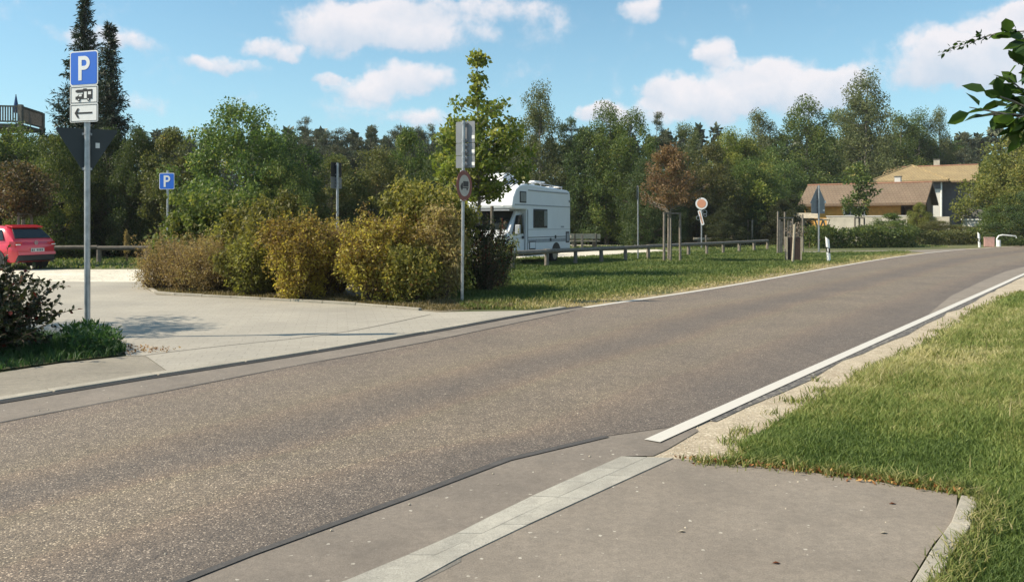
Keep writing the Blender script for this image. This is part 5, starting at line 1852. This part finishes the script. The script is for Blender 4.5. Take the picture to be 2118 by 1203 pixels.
for a, b_ in ((K0, K1), (K1, K2)):
    MB().beam(D_(a, zr), D_(b_, zr), .12, .08).build('handrail', M_WOOD, t)
    MB().beam(D_(a, zf + .12), D_(b_, zf + .12), .08, .08).build('bottom_rail', M_WOOD, t)
    L_ = (b_ - a).length
    bb = MB()
    n = int(L_ / .13)
    for i in range(1, n):
        p = a.lerp(b_, i / n)
        bb.beam(D_(p, zf + .1), D_(p, zr - .02), .075, .03)
    o = bb.build('railing_slats', M_WOOD, t)
    o['kind'] = 'stuff'
t = thing('parasol', (gx(33, 47), 47, zf), 0, 'closed blue parasol standing on the wooden deck', 'parasol')
MB().tube([(0, 0, 0), (0, 0, 1.8)], .025, 8).build('pole', M_WOODD, t)
MB().tube([(0, 0, .75), (0, 0, .9), (0, 0, 1.3), (0, 0, 1.8)], [.10, .15, .10, .015], 10).build('canopy', simple('blue_cloth', (.03, .09, .22), .8), t, smooth=True)

# ------------------------------------------------------------------ red hatchback
M_RED = simple('red_paint', (.62, .018, .045), .28, 0, .04, 2, coat=1)
M_GLASS = simple('dark_glass', (.012, .017, .018), .06, 0, .1, 2)
M_RUB = simple('rubber', (.018, .018, .018), .85)
M_BLKP = simple('black_plastic', (.022, .022, .024), .6)
M_RIM = simple('wheel_rim', (.45, .45, .46), .35, .8)
M_TAIL = simple('tail_light', (.55, .02, .03), .12, coat=1)
M_PLATE = simple('number_plate', (.65, .65, .62), .5)


def wheel(root, x, y, r, wd, side):
    t_ = MB().tube([(x, y - wd / 2, r), (x, y - wd * .35, r), (x, y + wd * .35, r), (x, y + wd / 2, r)], [r * .93, r, r, r * .93], 24).build('wheel', M_RUB, root, smooth=True)
    b = MB()
    b.tube([(x, y + side * (wd / 2 - .02), r), (x, y + side * (wd / 2 + .012), r)], [r * .62, r * .60], 20)
    b.build('rim', M_RIM, t_)
    return t_


def loft_body(prof_fn, stations, name, m, root, smooth=True):
    """closed rings across the car at each station along x"""
    b = MB()
    rings = [prof_fn(x) for x in stations]
    n = len(rings[0])
    for r_ in rings: b.v += r_
    for i in range(len(rings) - 1):
        for j in range(n):
            a = i * n + j; c = i * n + (j + 1) % n
            b.f.append((a, c, c + n, a + n))
    b.f.append(tuple(range(n))[::-1])
    b.f.append(tuple((len(rings) - 1) * n + j for j in range(n)))
    return b.build(name, m, root, smooth=smooth)


car = thing('parked_car', (-18.02, 28.3, 0), R(163), 'red hatchback parked at the left edge seen from its rear corner', 'car')
CY0 = 0.0
# x forward; rear bumper at -2.1, nose at 2.1
def interp(x, xs, ys): return float(np.interp(x, xs, ys))
def lower(x):
    hw = interp(x, [-2.10, -2.03, -1.8, -1.0, 1.2, 1.8, 2.03, 2.1], [.70, .80, .855, .875, .87, .82, .70, .58])
    zb = interp(x, [-2.1, -1.9, 1.9, 2.1], [.36, .25, .22, .32])
    zt = interp(x, [-2.1, -2.0, -1.9, -1.2, .9, 1.2, 1.9, 2.1], [.82, .94, .97, .96, .93, .92, .78, .62])
    pts = []
    for (a, c) in ((-.86, 0), (-1, .22), (-1.0, .62), (-.965, .88), (-.90, 1), (.90, 1), (.965, .88), (1.0, .62), (1, .22), (.86, 0)):
        pts.append((x, a * hw, zb + (zt - zb) * c))
    return pts
loft_body(lower, [-2.10, -2.06, -2.0, -1.9, -1.7, -1.2, -.6, 0, .6, 1.0, 1.4, 1.8, 1.98, 2.06, 2.1], 'body', M_RED, car)
def upper(x):
    zt = interp(x, [-2.0, -1.93, -1.60, -1.45, -1.0, -.2, .3, .55, 1.25], [.95, 1.06, 1.40, 1.455, 1.485, 1.49, 1.465, 1.38, .93])
    hb = interp(x, [-2.0, -1.5, 1.25], [.80, .84, .80])
    ht = hb - (zt - .92) * .33
    pts = []
    for a, z in ((-hb, .90), (-(hb * .35 + ht * .65), .92 + (zt - .92) * .72), (-ht * .93, .92 + (zt - .92) * .95), (-ht * .7, zt), (ht * .7, zt), (ht * .93, .92 + (zt - .92) * .95), (hb * .35 + ht * .65, .92 + (zt - .92) * .72), (hb, .90)):
        pts.append((x, a, z))
    return pts
loft_body(upper, [-2.0, -1.93, -1.80, -1.60, -1.45, -1.2, -1.0, -.5, 0, .3, .55, .9, 1.25], 'cabin', M_RED, car)
def quad(root, name, m, pts, t=.012, parent=None):
    p = [Vector(q) for q in pts]
    nrm_ = (p[1] - p[0]).cross(p[2] - p[0]).normalized() * t
    n = len(p)
    return MB().add([q - nrm_ * .5 for q in p] + [q + nrm_ for q in p], [tuple(range(n))[::-1], tuple(range(n, 2 * n))] + [(i, (i + 1) % n, n + (i + 1) % n, n + i) for i in range(n)]).build(name, m, root)
def ysurf(z, hb=.845, zt=1.48): return hb - (z - .92) * .33 + .012
rw_ = quad(car, 'rear_window', M_GLASS, [(-1.945, .70, 1.05), (-1.945, -.70, 1.05), (-1.665, -.56, 1.36), (-1.665, .56, 1.36)], .022)
quad(car, 'spoiler', M_RED, [(-1.72, .60, 1.425), (-1.72, -.60, 1.425), (-1.42, -.60, 1.475), (-1.42, .60, 1.475)], .03)
for s_ in (1, -1):
    for (nm, poly) in (('side_window', [(-1.62, 1.0), (-1.08, .98), (-1.08, 1.36), (-1.42, 1.34)]), ('side_window', [(-1.0, .98), (-.18, .975), (-.18, 1.385), (-1.0, 1.375)]), ('side_window', [(-.10, .975), (.92, .97), (.42, 1.345), (-.10, 1.385)])):
        pts = [(x, s_ * ysurf(z), z) for x, z in poly]
        if s_ > 0: pts = pts[::-1]
        quad(car, nm, M_GLASS, pts, .014)
    # tail lights wrap the corner
    b = MB()
    y0, y1 = s_ * .56, s_ * .835
    pr_ = [(-2.085, y0, .78), (-2.085, y0, .92), (-2.045, s_ * .78, .95), (-1.90, y1 + s_ * .035, .95), (-1.88, y1 + s_ * .04, .80), (-2.04, s_ * .80, .76)]
    b.add([(x, y, z) for x, y, z in pr_] + [(x + .08, y - s_ * .06, z) for x, y, z in pr_], [(0, 1, 2, 5), (5, 2, 3, 4), (6, 11, 8, 7), (11, 10, 9, 8), (0, 6, 7, 1), (1, 7, 8, 2), (2, 8, 9, 3), (3, 9, 10, 4), (4, 10, 11, 5), (5, 11, 6, 0)])
    tl = b.build('tail_light', M_TAIL, car)
    MB().box((-2.082, s_ * .70, .845), (.03, .16, .035)).build('light_strip', M_STK, tl)
    mr_ = MB().box((.62, s_ * .97, 1.02), (.12, .18, .13)).build('mirror', M_RED, car, bevel=.03)
    for x in (-1.32, 1.30):
        b = MB(); b.tube([(x, s_ * .60, .32), (x, s_ * .885, .32)], .385, 24)
        b.build('wheel_arch', M_BLKP, car)
        wheel(car, x, s_ * .80, .315, .19, s_)
    MB().box((-.35, s_ * .885, .80), (.20, .02, .03)).build('door_handle', M_RED, car)
MB().box((-2.06, 0, .40), (.12, 1.45, .20)).build('bumper', M_BLKP, car, bevel=.03)
quad(car, 'bumper_line', M_RED, [(-2.125, .74, .50), (-2.125, -.74, .50), (-2.11, -.74, .60), (-2.11, .74, .60)], .02)
pl = MB().box((-2.125, -.02, .66), (.02, .52, .115)).build('number_plate', M_PLATE, car)
b = MB()
for i in range(7):
    if i == 2: continue
    b.box((-2.137, .20 - i * .065, .66), (.003, .035, .07))
b.build('plate_characters', M_SB, pl)
em = MB()
for k_ in range(20):
    a0, a1 = 2 * PI * k_ / 20, 2 * PI * (k_ + 1) / 20
    em.beam((-2.085, .062 * math.cos(a0), .90 + .062 * math.sin(a0)), (-2.085, .062 * math.cos(a1), .90 + .062 * math.sin(a1)), .012, .010)
for (a, b_) in (((-.028, .05), (0, .005)), ((0, .005), (.028, .05)), ((-.05, .025), (-.025, -.05)), ((-.025, -.05), (0, -.005)), ((0, -.005), (.025, -.05)), ((.025, -.05), (.05, .025))):
    em.beam((-2.087, a[0], .90 + a[1]), (-2.087, b_[0], .90 + b_[1]), .010, .010)
em.build('emblem', M_RIM, car)
MB().beam((-1.955, .05, 1.06), (-1.80, -.30, 1.22), .012, .012).build('wiper', M_BLKP, car)
MB().tube([(-1.3, 0, 1.48), (-1.45, 0, 1.60)], .008, 5).build('aerial', M_BLKP, car)

# ------------------------------------------------------------------ camper
M_VAN = simple('camper_white', (.74, .76, .78), .38, 0, .04, 1.2, coat=.2)
M_VANG = simple('camper_grey', (.30, .32, .34), .5)
M_WIN = simple('camper_window_glass', (.035, .04, .042), .12)
M_CURT = simple('curtain', (.25, .25, .23), .8)
TH = R(27)
scv = 1.04
van = thing('camper_van', (0, 0, 0), R(-90 - 27), 'white alcove camper parked on the gravel behind the maple', 'camper')
van.scale = (scv, scv, scv)
# local front-left alcove corner is (2.15, 1.1); put it at (.05, 29.5)
ca, sa = math.cos(R(-117)), math.sin(R(-117))
lx, ly = 2.12 * scv, 1.1 * scv
van.location = (.07 - (lx * ca - ly * sa), 29.4 - (lx * sa + ly * ca), 0)
bodyp = [(-2.85, .50), (1.10, .50), (1.10, 1.98), (2.05, 1.98), (2.17, 2.02), (2.20, 2.12), (2.12, 2.42), (1.92, 2.68), (1.62, 2.83), (1.2, 2.90), (.7, 2.90), (-2.55, 2.80), (-2.74, 2.76), (-2.83, 2.64), (-2.86, 2.45)]
MB().prism(bodyp, (0, -1.1, 0), (1, 0, 0), (0, 0, 1), -2.2).build('body', M_VAN, van, bevel=.05, seg=3)
# cab
def cabring(x):
    zt = interp(x, [1.08, 1.38, 2.12, 2.62, 2.80, 2.86], [1.975, 1.965, 1.24, 1.02, .90, .72])
    hw = interp(x, [1.08, 1.6, 2.2, 2.6, 2.8, 2.86], [1.0, .99, .97, .90, .80, .74])
    ht = hw - max(0, zt - 1.2) * .16 - .06
    return [(x, -hw * .97, .36), (x, -hw, .60), (x, -hw, 1.0 if zt > 1.1 else zt - .15), (x, -ht, zt - .03), (x, -ht * .9, zt), (x, ht * .9, zt), (x, ht, zt - .03), (x, hw, 1.0 if zt > 1.1 else zt - .15), (x, hw, .60), (x, hw * .97, .36)]
loft_body(cabring, [1.08, 1.2, 1.38, 1.6, 1.85, 2.12, 2.4, 2.62, 2.74, 2.80, 2.86], 'cab', M_VAN, van)
quad(van, 'windscreen', M_GLASS, [(2.11, .80, 1.285), (2.11, -.80, 1.285), (1.46, -.74, 1.915), (1.46, .74, 1.915)][::-1], .02)
MB().beam((2.125, -.3, 1.30), (1.9, .30, 1.52), .014, .014).build('wiper', M_BLKP, van)
MB().box((1.95, 0, 1.955), (.45, 1.9, .04)).build('alcove_shade', M_VANG, van)
for s_ in (1, -1):
    pts = [(1.22, s_ * .945, 1.12), (1.96, s_ * .965, 1.12), (1.46, s_ * .885, 1.78), (1.22, s_ * .885, 1.80)]
    if s_ > 0: pts = pts[::-1]
    dr = quad(van, 'cab_door', M_VAN, [(1.13, s_ * 1.0, .50), (1.98, s_ * 1.0, .50), (1.98, s_ * .985, 1.03), (1.13, s_ * .985, 1.03)] if s_ < 0 else [(1.13, 1.0, .50), (1.13, .985, 1.03), (1.98, .985, 1.03), (1.98, 1.0, .50)], .012)
    quad(van, 'cab_window', M_GLASS, pts, .09)
    MB().box((1.25, s_ * 1.02, 1.0), (.15, .03, .10)).build('door_handle', M_BLKP, dr)
    mm = MB().box((1.95, s_ * 1.17, 1.28), (.09, .20, .34)).build('mirror', M_VANG, van, bevel=.03)
    MB().beam((1.93, s_ * .95, 1.2), (1.95, s_ * 1.10, 1.2), .04, .04).build('mirror_arm', M_BLKP, mm)
    for x in (-1.45, 2.0):
        wheel(van, x, s_ * (.93 if x < 0 else .86), .33, .22, s_)
        b = MB(); a_ = [(math.cos(R(q)) * .42, math.sin(R(q)) * .42) for q in range(0, 181, 15)]
        yy_ = 1.103 if x < 0 else 1.0
        b.prism([(x + c, .36 + d) for c, d in a_], (0, s_ * yy_ + (.0 if s_ > 0 else .0), 0), (1, 0, 0), (0, 0, 1), -.008 * s_)
        b.build('wheel_arch', M_BLKP, van)
    # head lights
    MB().box((2.76, s_ * .66, .80), (.14, .26, .16)).build('headlight', M_STK, van, bevel=.02)
# near long side (+y)
def side(name, x0, x1, z0, z1, m_, t_=.02, parent=None, y=1.1, bev=.012):
    return MB().box(((x0 + x1) / 2, y + t_ / 2, (z0 + z1) / 2), (abs(x1 - x0), t_, z1 - z0)).build(name, m_, parent or van, bevel=bev)
fr_ = side('side_window', -.62, .58, 1.33, 2.02, M_BLKP, .022)
side('pane', -.57, .53, 1.38, 1.97, M_WIN, .008, fr_, 1.122)
side('curtain', -.57, -.30, 1.40, 1.96, M_CURT, .003, fr_, 1.130, 0)
fr_ = side('alcove_window', 1.18, 1.68, 2.22, 2.62, M_BLKP, .022)
side('pane', 1.22, 1.64, 2.26, 2.58, M_CURT, .008, fr_, 1.122)
side('trim_rail', -2.80, 2.05, 2.13, 2.17, M_VANG, .014)
side('trim_rail', -2.80, 1.06, .98, 1.005, M_BLKP, .014)
side('stripe', -2.80, 1.06, .80, .93, M_VANG, .006)
side('stripe', -2.80, 1.06, 1.27, 1.285, M_VANG, .006)
fr_ = side('service_hatch', .40, .92, .56, .86, M_BLKP, .012)
side('hatch_door', .44, .88, .60, .82, M_VAN, .008, fr_, 1.112)
fr_ = side('rear_vent', -2.72, -2.38, .75, 1.18, M_BLKP, .012)
side('vent_grille', -2.66, -2.44, .80, 1.12, M_VANG, .008, fr_, 1.112)
side('side_marker', -1.0, -.85, .83, .95, M_BLKP, .014)
side('side_marker', -1.45, -1.32, .93, 1.05, M_BLKP, .014)
side('door_seam', 1.02, 1.06, .55, 1.98, M_BLKP, .006)
side('skirt', -2.84, 1.06, .42, .52, M_VANG, .01)
side('rear_clearance_light', -2.74, -2.68, 2.32, 2.42, M_BLKP, .02)
MB().box((-.1, 0, .40), (5.0, 1.5, .16)).build('chassis', M_BLKP, van)
MB().box((2.80, 0, .45), (.18, 1.75, .22)).build('bumper', M_VANG, van, bevel=.04)
MB().box((2.845, 0, .80), (.03, .8, .12)).build('grille', M_BLKP, van)
MB().box((2.9, 0, .47), (.01, .5, .11)).build('number_plate', M_PLATE, van)
# front alcove band with small marker
MB().box((2.19, .7, 2.10), (.04, .08, .04)).build('marker_light', M_STK, van)
MB().box((2.19, -.7, 2.10), (.04, .08, .04)).build('marker_light', M_STK, van)
side('number_stripe', -2.2, -1.9, 1.34, 1.40, M_VANG, .006)
side('awning_rail', -2.6, 1.0, 2.66, 2.70, M_VANG, .03)
MB().beam((1.125, 1.013, .52), (1.125, .955, 1.85), .012, .012).build('door_gap', M_BLKP, van)
MB().beam((1.13, 1.012, .98), (1.96, 1.0, .98), .010, .010).build('door_crease', M_VANG, van)
side('step', 1.2, 1.95, .34, .44, M_BLKP, .02, None, .98)
# roof
rb = MB().prism([(-.1, 0), (1.5, 0), (1.40, .27), (1.2, .36), (.15, .36), (.0, .26)], (0, .35, 2.94), (1, 0, 0), (0, 0, 1), .85).build('roof_box', M_VAN, van, bevel=.05)
MB().box((.7, -.08, 2.92), (1.75, 1.0, .06)).build('roof_box_base', M_VANG, rb)
b = MB().box((-1.05, .3, 3.08), (.95, .6, .06))
b.build('solar_panel', M_VAN, van, bevel=.02)
MB().box((-1.05, .3, 2.98), (.10, .10, .16)).build('panel_foot', M_VAN, van)
b = MB()
for yy_ in (-.85, .85):
    b.tube([(-.5, yy_, 2.98), (-2.6, yy_, 2.93)], .02, 6)
    for x in (-.6, -1.5, -2.55): b.tube([(x, yy_, 2.78), (x, yy_, 2.96)], .018, 6)
b.tube([(-2.6, -.85, 2.93), (-2.6, .85, 2.93)], .02, 6)
b.build('roof_rail', M_GALV, van)
MB().box((-2.2, .35, 2.88), (.45, .45, .12)).build('roof_vent', M_VAN, van, bevel=.03)

# ------------------------------------------------------------------ buildings
def tilemat(name, a, b_, c_):
    k = NT(name)
    o = k.obj()
    col = k.ramp(k.noise(.9, 7, .65, o), [(.3, a), (.7, b_)])
    col = k.mix(k.ramp(k.noise(3.2, 8, .75, o), [(.5, (0, 0, 0)), (.72, (.7, .7, .7))]), col, c_)
    br = k.n('ShaderNodeTexBrick')
    br.inputs['Scale'].default_value = 1
    br.inputs['Brick Width'].default_value = .3
    br.inputs['Row Height'].default_value = .34
    br.inputs['Mortar Size'].default_value = .03
    k.l(o, br.inputs[0])
    col = k.mix(k.math('MULTIPLY', br.outputs['Fac'], .5), col, tuple(x * .45 for x in a))
    k.l(col, k.p.inputs['Base Color'])
    k.p.inputs['Roughness'].default_value = .85
    k.bump(br.outputs['Fac'], -.6, .03)
    return k.m


M_ROOF1 = tilemat('brown_tiles', (.15, .105, .07), (.215, .155, .105), (.185, .15, .09))
M_ROOF2 = tilemat('lichen_tiles', (.25, .185, .095), (.36, .27, .135), (.17, .125, .07))
M_RIDGE = simple('ridge_tiles', (.26, .13, .08), .8, scale=6, var=.25)
M_ORG = simple('orange_boarding', (.62, .34, .08), .75, scale=3, var=.18)
M_BRW = simple('brown_boarding', (.13, .085, .05), .8, scale=4)
M_REND = simple('pale_render', (.46, .43, .36), .9, scale=1.6, var=.14, bump=.004, dirt=(.30, .28, .22))
M_WHR = simple('white_render', (.62, .60, .56), .9, scale=1.4, var=.08)
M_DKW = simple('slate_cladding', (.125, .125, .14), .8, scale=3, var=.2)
M_GREYW = simple('dark_concrete', (.14, .14, .13), .95, scale=.8, var=.3, dirt=(.07, .075, .05))
M_WHP = simple('white_paint', (.78, .78, .75), .6)


def gable_roof(root, x0, x1, yf, yb, ze, zr, m_, t_=.14, name='roof'):
    """ridge along x, eaves at yf (front) and yb"""
    ym = (yf + yb) / 2
    for (a, c) in ((yf, 'f'), (yb, 'b')):
        vs = [(x0, a, ze), (x1, a, ze), (x1, ym, zr), (x0, ym, zr)]
        vs2 = [(x, y, z - t_) for x, y, z in vs]
        MB().add(vs + vs2, [(0, 1, 2, 3), (7, 6, 5, 4), (0, 4, 5, 1), (1, 5, 6, 2), (2, 6, 7, 3), (3, 7, 4, 0)]).build('roof_slope', m_, root)
    MB().tube([(x0, ym, zr + .01), (x1, ym, zr + .01)], .09, 8).build('ridge', M_RIDGE, root)


# bungalow
Yh = 76
h1 = thing('bungalow', (gx(1795, Yh), Yh, 0), R(-36), 'low bungalow with brown tiled roof and orange boarding', 'house')
zr1, ze1 = gz(380, Yh), 3.42
Lh, Dh = 5.35, 3.0
# walls (open-topped shells closed by the gables)
MB().box((-.9, -Dh + .6 + .06, 1.66), (2 * Lh - 2.4, .12, 3.32)).build('front_wall', M_ORG, h1)
MB().box((Lh - 1.1, -Dh + 1.6, 1.66), (1.9, .12, 3.32)).build('porch_wall', M_BRW, h1)
MB().box((0, Dh - .6, 1.66), (2 * Lh - .6, .12, 3.32)).build('back_wall', M_REND, h1)
for s_ in (-1, 1):
    sl = (zr1 - ze1) / (Dh + .1)
    zz = lambda y: zr1 - .16 - abs(y) * sl
    poly = [(-Dh + .6, 0), (Dh - .66, 0), (Dh - .66, zz(Dh - .66)), (0, zz(0)), (-Dh + .6, zz(-Dh + .6))]
    MB().prism([(y, z) for y, z in poly], (s_ * (Lh - .4), 0, 0), (0, 1, 0), (0, 0, 1), -.12 * s_).build('gable_wall', M_BRW if s_ > 0 else M_REND, h1)
gable_roof(h1, -Lh - .1, Lh, -Dh - .1, Dh + .1, ze1, zr1, M_ROOF1)
for s_ in (-1, 1):
    MB().beam((Lh + .03, s_ * (Dh + .1), ze1 - .1), (Lh + .03, 0, zr1 - .1), .05, .22).build('bargeboard', M_BRW, h1)
for x in (-.6,):
    f_ = MB().box((x, -Dh + .585, 2.85), (1.9, .06, 1.0)).build('window', M_WHP, h1)
    for dx in (-.58, 0, .58):
        MB().box((x + dx, -Dh + .55, 2.85), (.48, .02, .86)).build('pane', M_WIN, f_)
MB().box((0, -Dh - .1, ze1 - .18), (2 * Lh, .12, .10)).build('gutter', M_BRW, h1)
ch = MB().box((2.4, .9, zr1 + .1), (.5, .5, 1.0)).build('chimney', M_WHR, h1)
MB().box((2.4, .9, zr1 + .62), (.6, .6, .08)).build('chimney_cap', M_GREYW, ch)
# retaining wall in front of it
tw = thing('terrace_wall', (gx(1808, 73), 72.3, 0), R(-36), 'pale rendered terrace wall in front of the bungalow', 'wall')
MB().box((-.7, 0, 1.13), (7.2, .25, 2.26)).build('wall', M_REND, tw)
MB().box((-.7, 0, 2.29), (7.3, .33, .07)).build('coping', M_WHR, tw)
MB().box((4.6, .35, 1.10), (2.0, .25, 2.20)).build('wall', M_REND, tw)
MB().box((3.25, .6, .95), (.7, .1, 1.9)).build('door', M_BRW, tw)

# upper house
Yh = 88
h2 = thing('two_storey_house', (gx(1918, Yh), Yh, 0), R(-30), 'taller house with ochre tiled hipped roof and dark side wall', 'house')
zw = gz(376, Yh)
zr2 = gz(339, Yh)
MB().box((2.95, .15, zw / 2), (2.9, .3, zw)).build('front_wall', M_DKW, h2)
MB().box((-3.0, .15, zw / 2), (2.8, .3, zw)).build('front_wall', M_WHR, h2)
for x in (-4.25, 4.25): MB().box((x, 4, zw / 2), (.3, 7.4, zw)).build('side_wall', M_DKW, h2)
MB().box((0, 7.85, zw / 2), (8.8, .3, zw)).build('back_wall', M_WHR, h2)
# projecting wing
MB().box((-1.7, -2.35, zw / 2), (6.2, .3, zw)).build('wing_front_wall', M_WHR, h2)
MB().box((1.25, -1.1, zw / 2), (.3, 2.2, zw)).build('wing_side_wall', M_DKW, h2)
MB().box((-4.65, -1.1, zw / 2), (.3, 2.2, zw)).build('wing_side_wall', M_DKW, h2)
MB().box((-1.7, -2.53, zw - .45), (6.26, .06, .85)).build('front_boarding', M_DKW, h2)
ze2 = zw + .05
def rf(vs, fs, nm, m_=None):
    n = len(vs)
    return MB().add(vs + [(x, y, z - .13) for x, y, z in vs], fs + [tuple(n + i for i in f[::-1]) for f in fs] + [(i, n + i, n + (i + 1) % n, (i + 1) % n) for i in range(n)]).build(nm, m_ or M_ROOF2, h2)
rf([(-4.75, -.65, ze2), (4.75, -.65, ze2), (4.75, 4, zr2), (-4.4, 4, zr2)], [(0, 1, 2, 3)], 'roof_slope')
rf([(4.75, 8.65, ze2), (-4.75, 8.65, ze2), (-4.4, 4, zr2), (4.75, 4, zr2)], [(0, 1, 2, 3)], 'roof_slope')
MB().prism([(.1, zw - .1), (7.9, zw - .1), (4, zr2 - .2)], (4.4, 0, 0), (0, 1, 0), (0, 0, 1), -.2).build('gable_wall', M_DKW, h2)
MB().prism([(.1, zw - .1), (7.9, zw - .1), (4, zr2 - .2)], (-4.2, 0, 0), (0, 1, 0), (0, 0, 1), -.2).build('gable_wall', M_WHR, h2)
ap = (-1.55, .9, zr2 - .04)
e0, e1 = (-5.4, -3.1, ze2), (2.15, -3.1, ze2)
bk = (-1.55, 4, zr2 - .04)
rf([e0, e1, ap], [(0, 1, 2)], 'hip_slope')
rf([e1, (2.15, 1.0, ze2), bk, ap], [(0, 1, 2, 3)], 'roof_slope')
rf([(-5.4, 1.0, ze2), e0, ap, bk], [(0, 1, 2, 3)], 'roof_slope')
for a_, c_2, m_ in ((e0, ap, M_ROOF2), (e1, ap, M_ROOF2), ((-4.4, 4, zr2), (4.75, 4, zr2), M_RIDGE)):
    MB().tube([a_, c_2], .10, 6).build('ridge', m_, h2)
MB().box((-1.62, -3.14, ze2 - .17), (7.5, .12, .1)).build('gutter', M_BRW, h2)
MB().box((3.5, -.70, ze2 - .17), (2.5, .12, .1)).build('gutter', M_BRW, h2)
ch = MB().box((.7, 4.3, zr2 + .1), (.6, .6, 1.2)).build('chimney', M_REND, h2)
MB().box((.7, 4.3, zr2 + .73), (.7, .7, .07)).build('chimney_cap', M_GREYW, ch)
MB().tube([(1.45, -2.6, .2), (1.45, -2.6, zw - .2)], .08, 8).build('downpipe', M_WHP, h2)
for (x_, y_, z_) in ((3.3, 0, 4.6), (3.3, 0, 1.9), (-.2, -2.5, 2.6), (-3.0, -2.5, 2.6)):
    f_ = MB().box((x_, y_ - .02, z_), (1.1, .06, 1.2)).build('window', M_WHP if y_ else M_BRW, h2)
    MB().box((x_, y_ - .055, z_), (.95, .02, 1.05)).build('pane', M_WIN, f_)

# small outbuilding
Yo_ = 68
t = thing('outbuilding', (gx(2018, Yo_), Yo_, 0), R(-40), 'small white outbuilding with grey tilted roof right of the upper house', 'shed')
MB().box((0, 0, .95), (1.7, 1.2, 1.9)).build('wall', M_WHR, t)
MB().box((0, 0, 1.94), (1.95, 1.45, .10)).build('cornice', M_WHP, t)
MB().prism([(-.95, 0), (.95, 0), (.55, .75), (-.65, .85)], (0, .65, 2.0), (1, 0, 0), (0, 0, 1), 1.3).build('roof', M_GREYW, t)
MB().box((.15, -.615, 1.1), (.45, .03, .6)).build('hatch', M_GREYW, t)
# dark wall under the trees
t = thing('garden_wall', (gx(1262, 68), 68, 0), R(3), 'dark shaded concrete wall under the trees behind the picnic table', 'wall')
for i in range(4):
    MB().box((-3.15 + 2.1 * i, 0, 1.4), (2.08, .2, 2.8)).build('panel', M_GREYW, t)
# pink box and white railing
Yb = 56
t = thing('grit_box', (gx(2046, Yb), Yb, 0), R(-25), 'faded pink box standing by the road at the far right', 'box')
MB().box((0, 0, .30), (.62, .5, .6)).build('body', simple('faded_pink', (.40, .24, .21), .8), t, bevel=.03)
MB().box((0, 0, .63), (.66, .54, .06)).build('lid', simple('faded_pink_lid', (.44, .29, .26), .8), t, bevel=.02)
t = thing('white_railing', (gx(2062, 57), 57, 0), R(-8), 'white bent pipe railing right of the pink box', 'railing')
MB().tube([(0, 0, -.1), (0, 0, .55), (.12, 0, .74), (.35, 0, .80), (1.25, .1, .72), (1.3, .1, .60)], .05, 10).build('rail', M_WHP, t, smooth=True)
MB().tube([(.12, 0, 0), (.12, 0, .45)], [.14, .12], 10).build('foot', M_WHP, t, smooth=True)
# timber A frames by the bungalow
Ya = 62
t = thing('swing_frame', (gx(1676, Ya), Ya, 0), R(-15), 'wooden play frame with crossed legs between the stakes and the bungalow', 'play frame')
for (xa, xb) in ((-1.0, -.35), (-.3, -1.0), (.25, .95), (.95, .3), (.75, 1.35), (1.4, .9)):
    MB().tube([(xa, random.uniform(-.3, .3), 0), (xb, 0, 1.95)], .06, 8).build('leg', M_WOODL, t)
MB().tube([(-1.3, 0, 1.9), (1.4, 0, 1.9)], .07, 8).build('top_beam', M_WOODL, t)
MB().add([(-1.4, -.6, 2.0), (.6, -.6, 2.0), (.5, 0, 2.4), (-1.1, 0, 2.4), (.6, .6, 2.0), (-1.4, .6, 2.0)], [(0, 1, 2, 3), (3, 2, 4, 5)]).build('roof', M_WOODL, t)

# wall-less backdrop things that were placed as prototypes but never used are dropped
for k_, o in list(PR.items()):
    if k_ not in USED:
        for c in list(o.children): bpy.data.objects.remove(c)
        bpy.data.objects.remove(o)


# ------------------------------------------------------------------ the air
hz = MB().box((0, 0, 9.5), (2500, 2500, 21)).build('haze', bpy.data.materials.new('air'))
hz['kind'] = 'stuff'
hm = hz.data.materials[0]
hm.use_nodes = True
hm.node_tree.nodes.clear()
pv = hm.node_tree.nodes.new('ShaderNodeVolumePrincipled')
pv.inputs['Color'].default_value = (.93, .96, 1, 1)
pv.inputs['Density'].default_value = .00025
ho = hm.node_tree.nodes.new('ShaderNodeOutputMaterial')
hm.node_tree.links.new(pv.outputs[0], ho.inputs['Volume'])
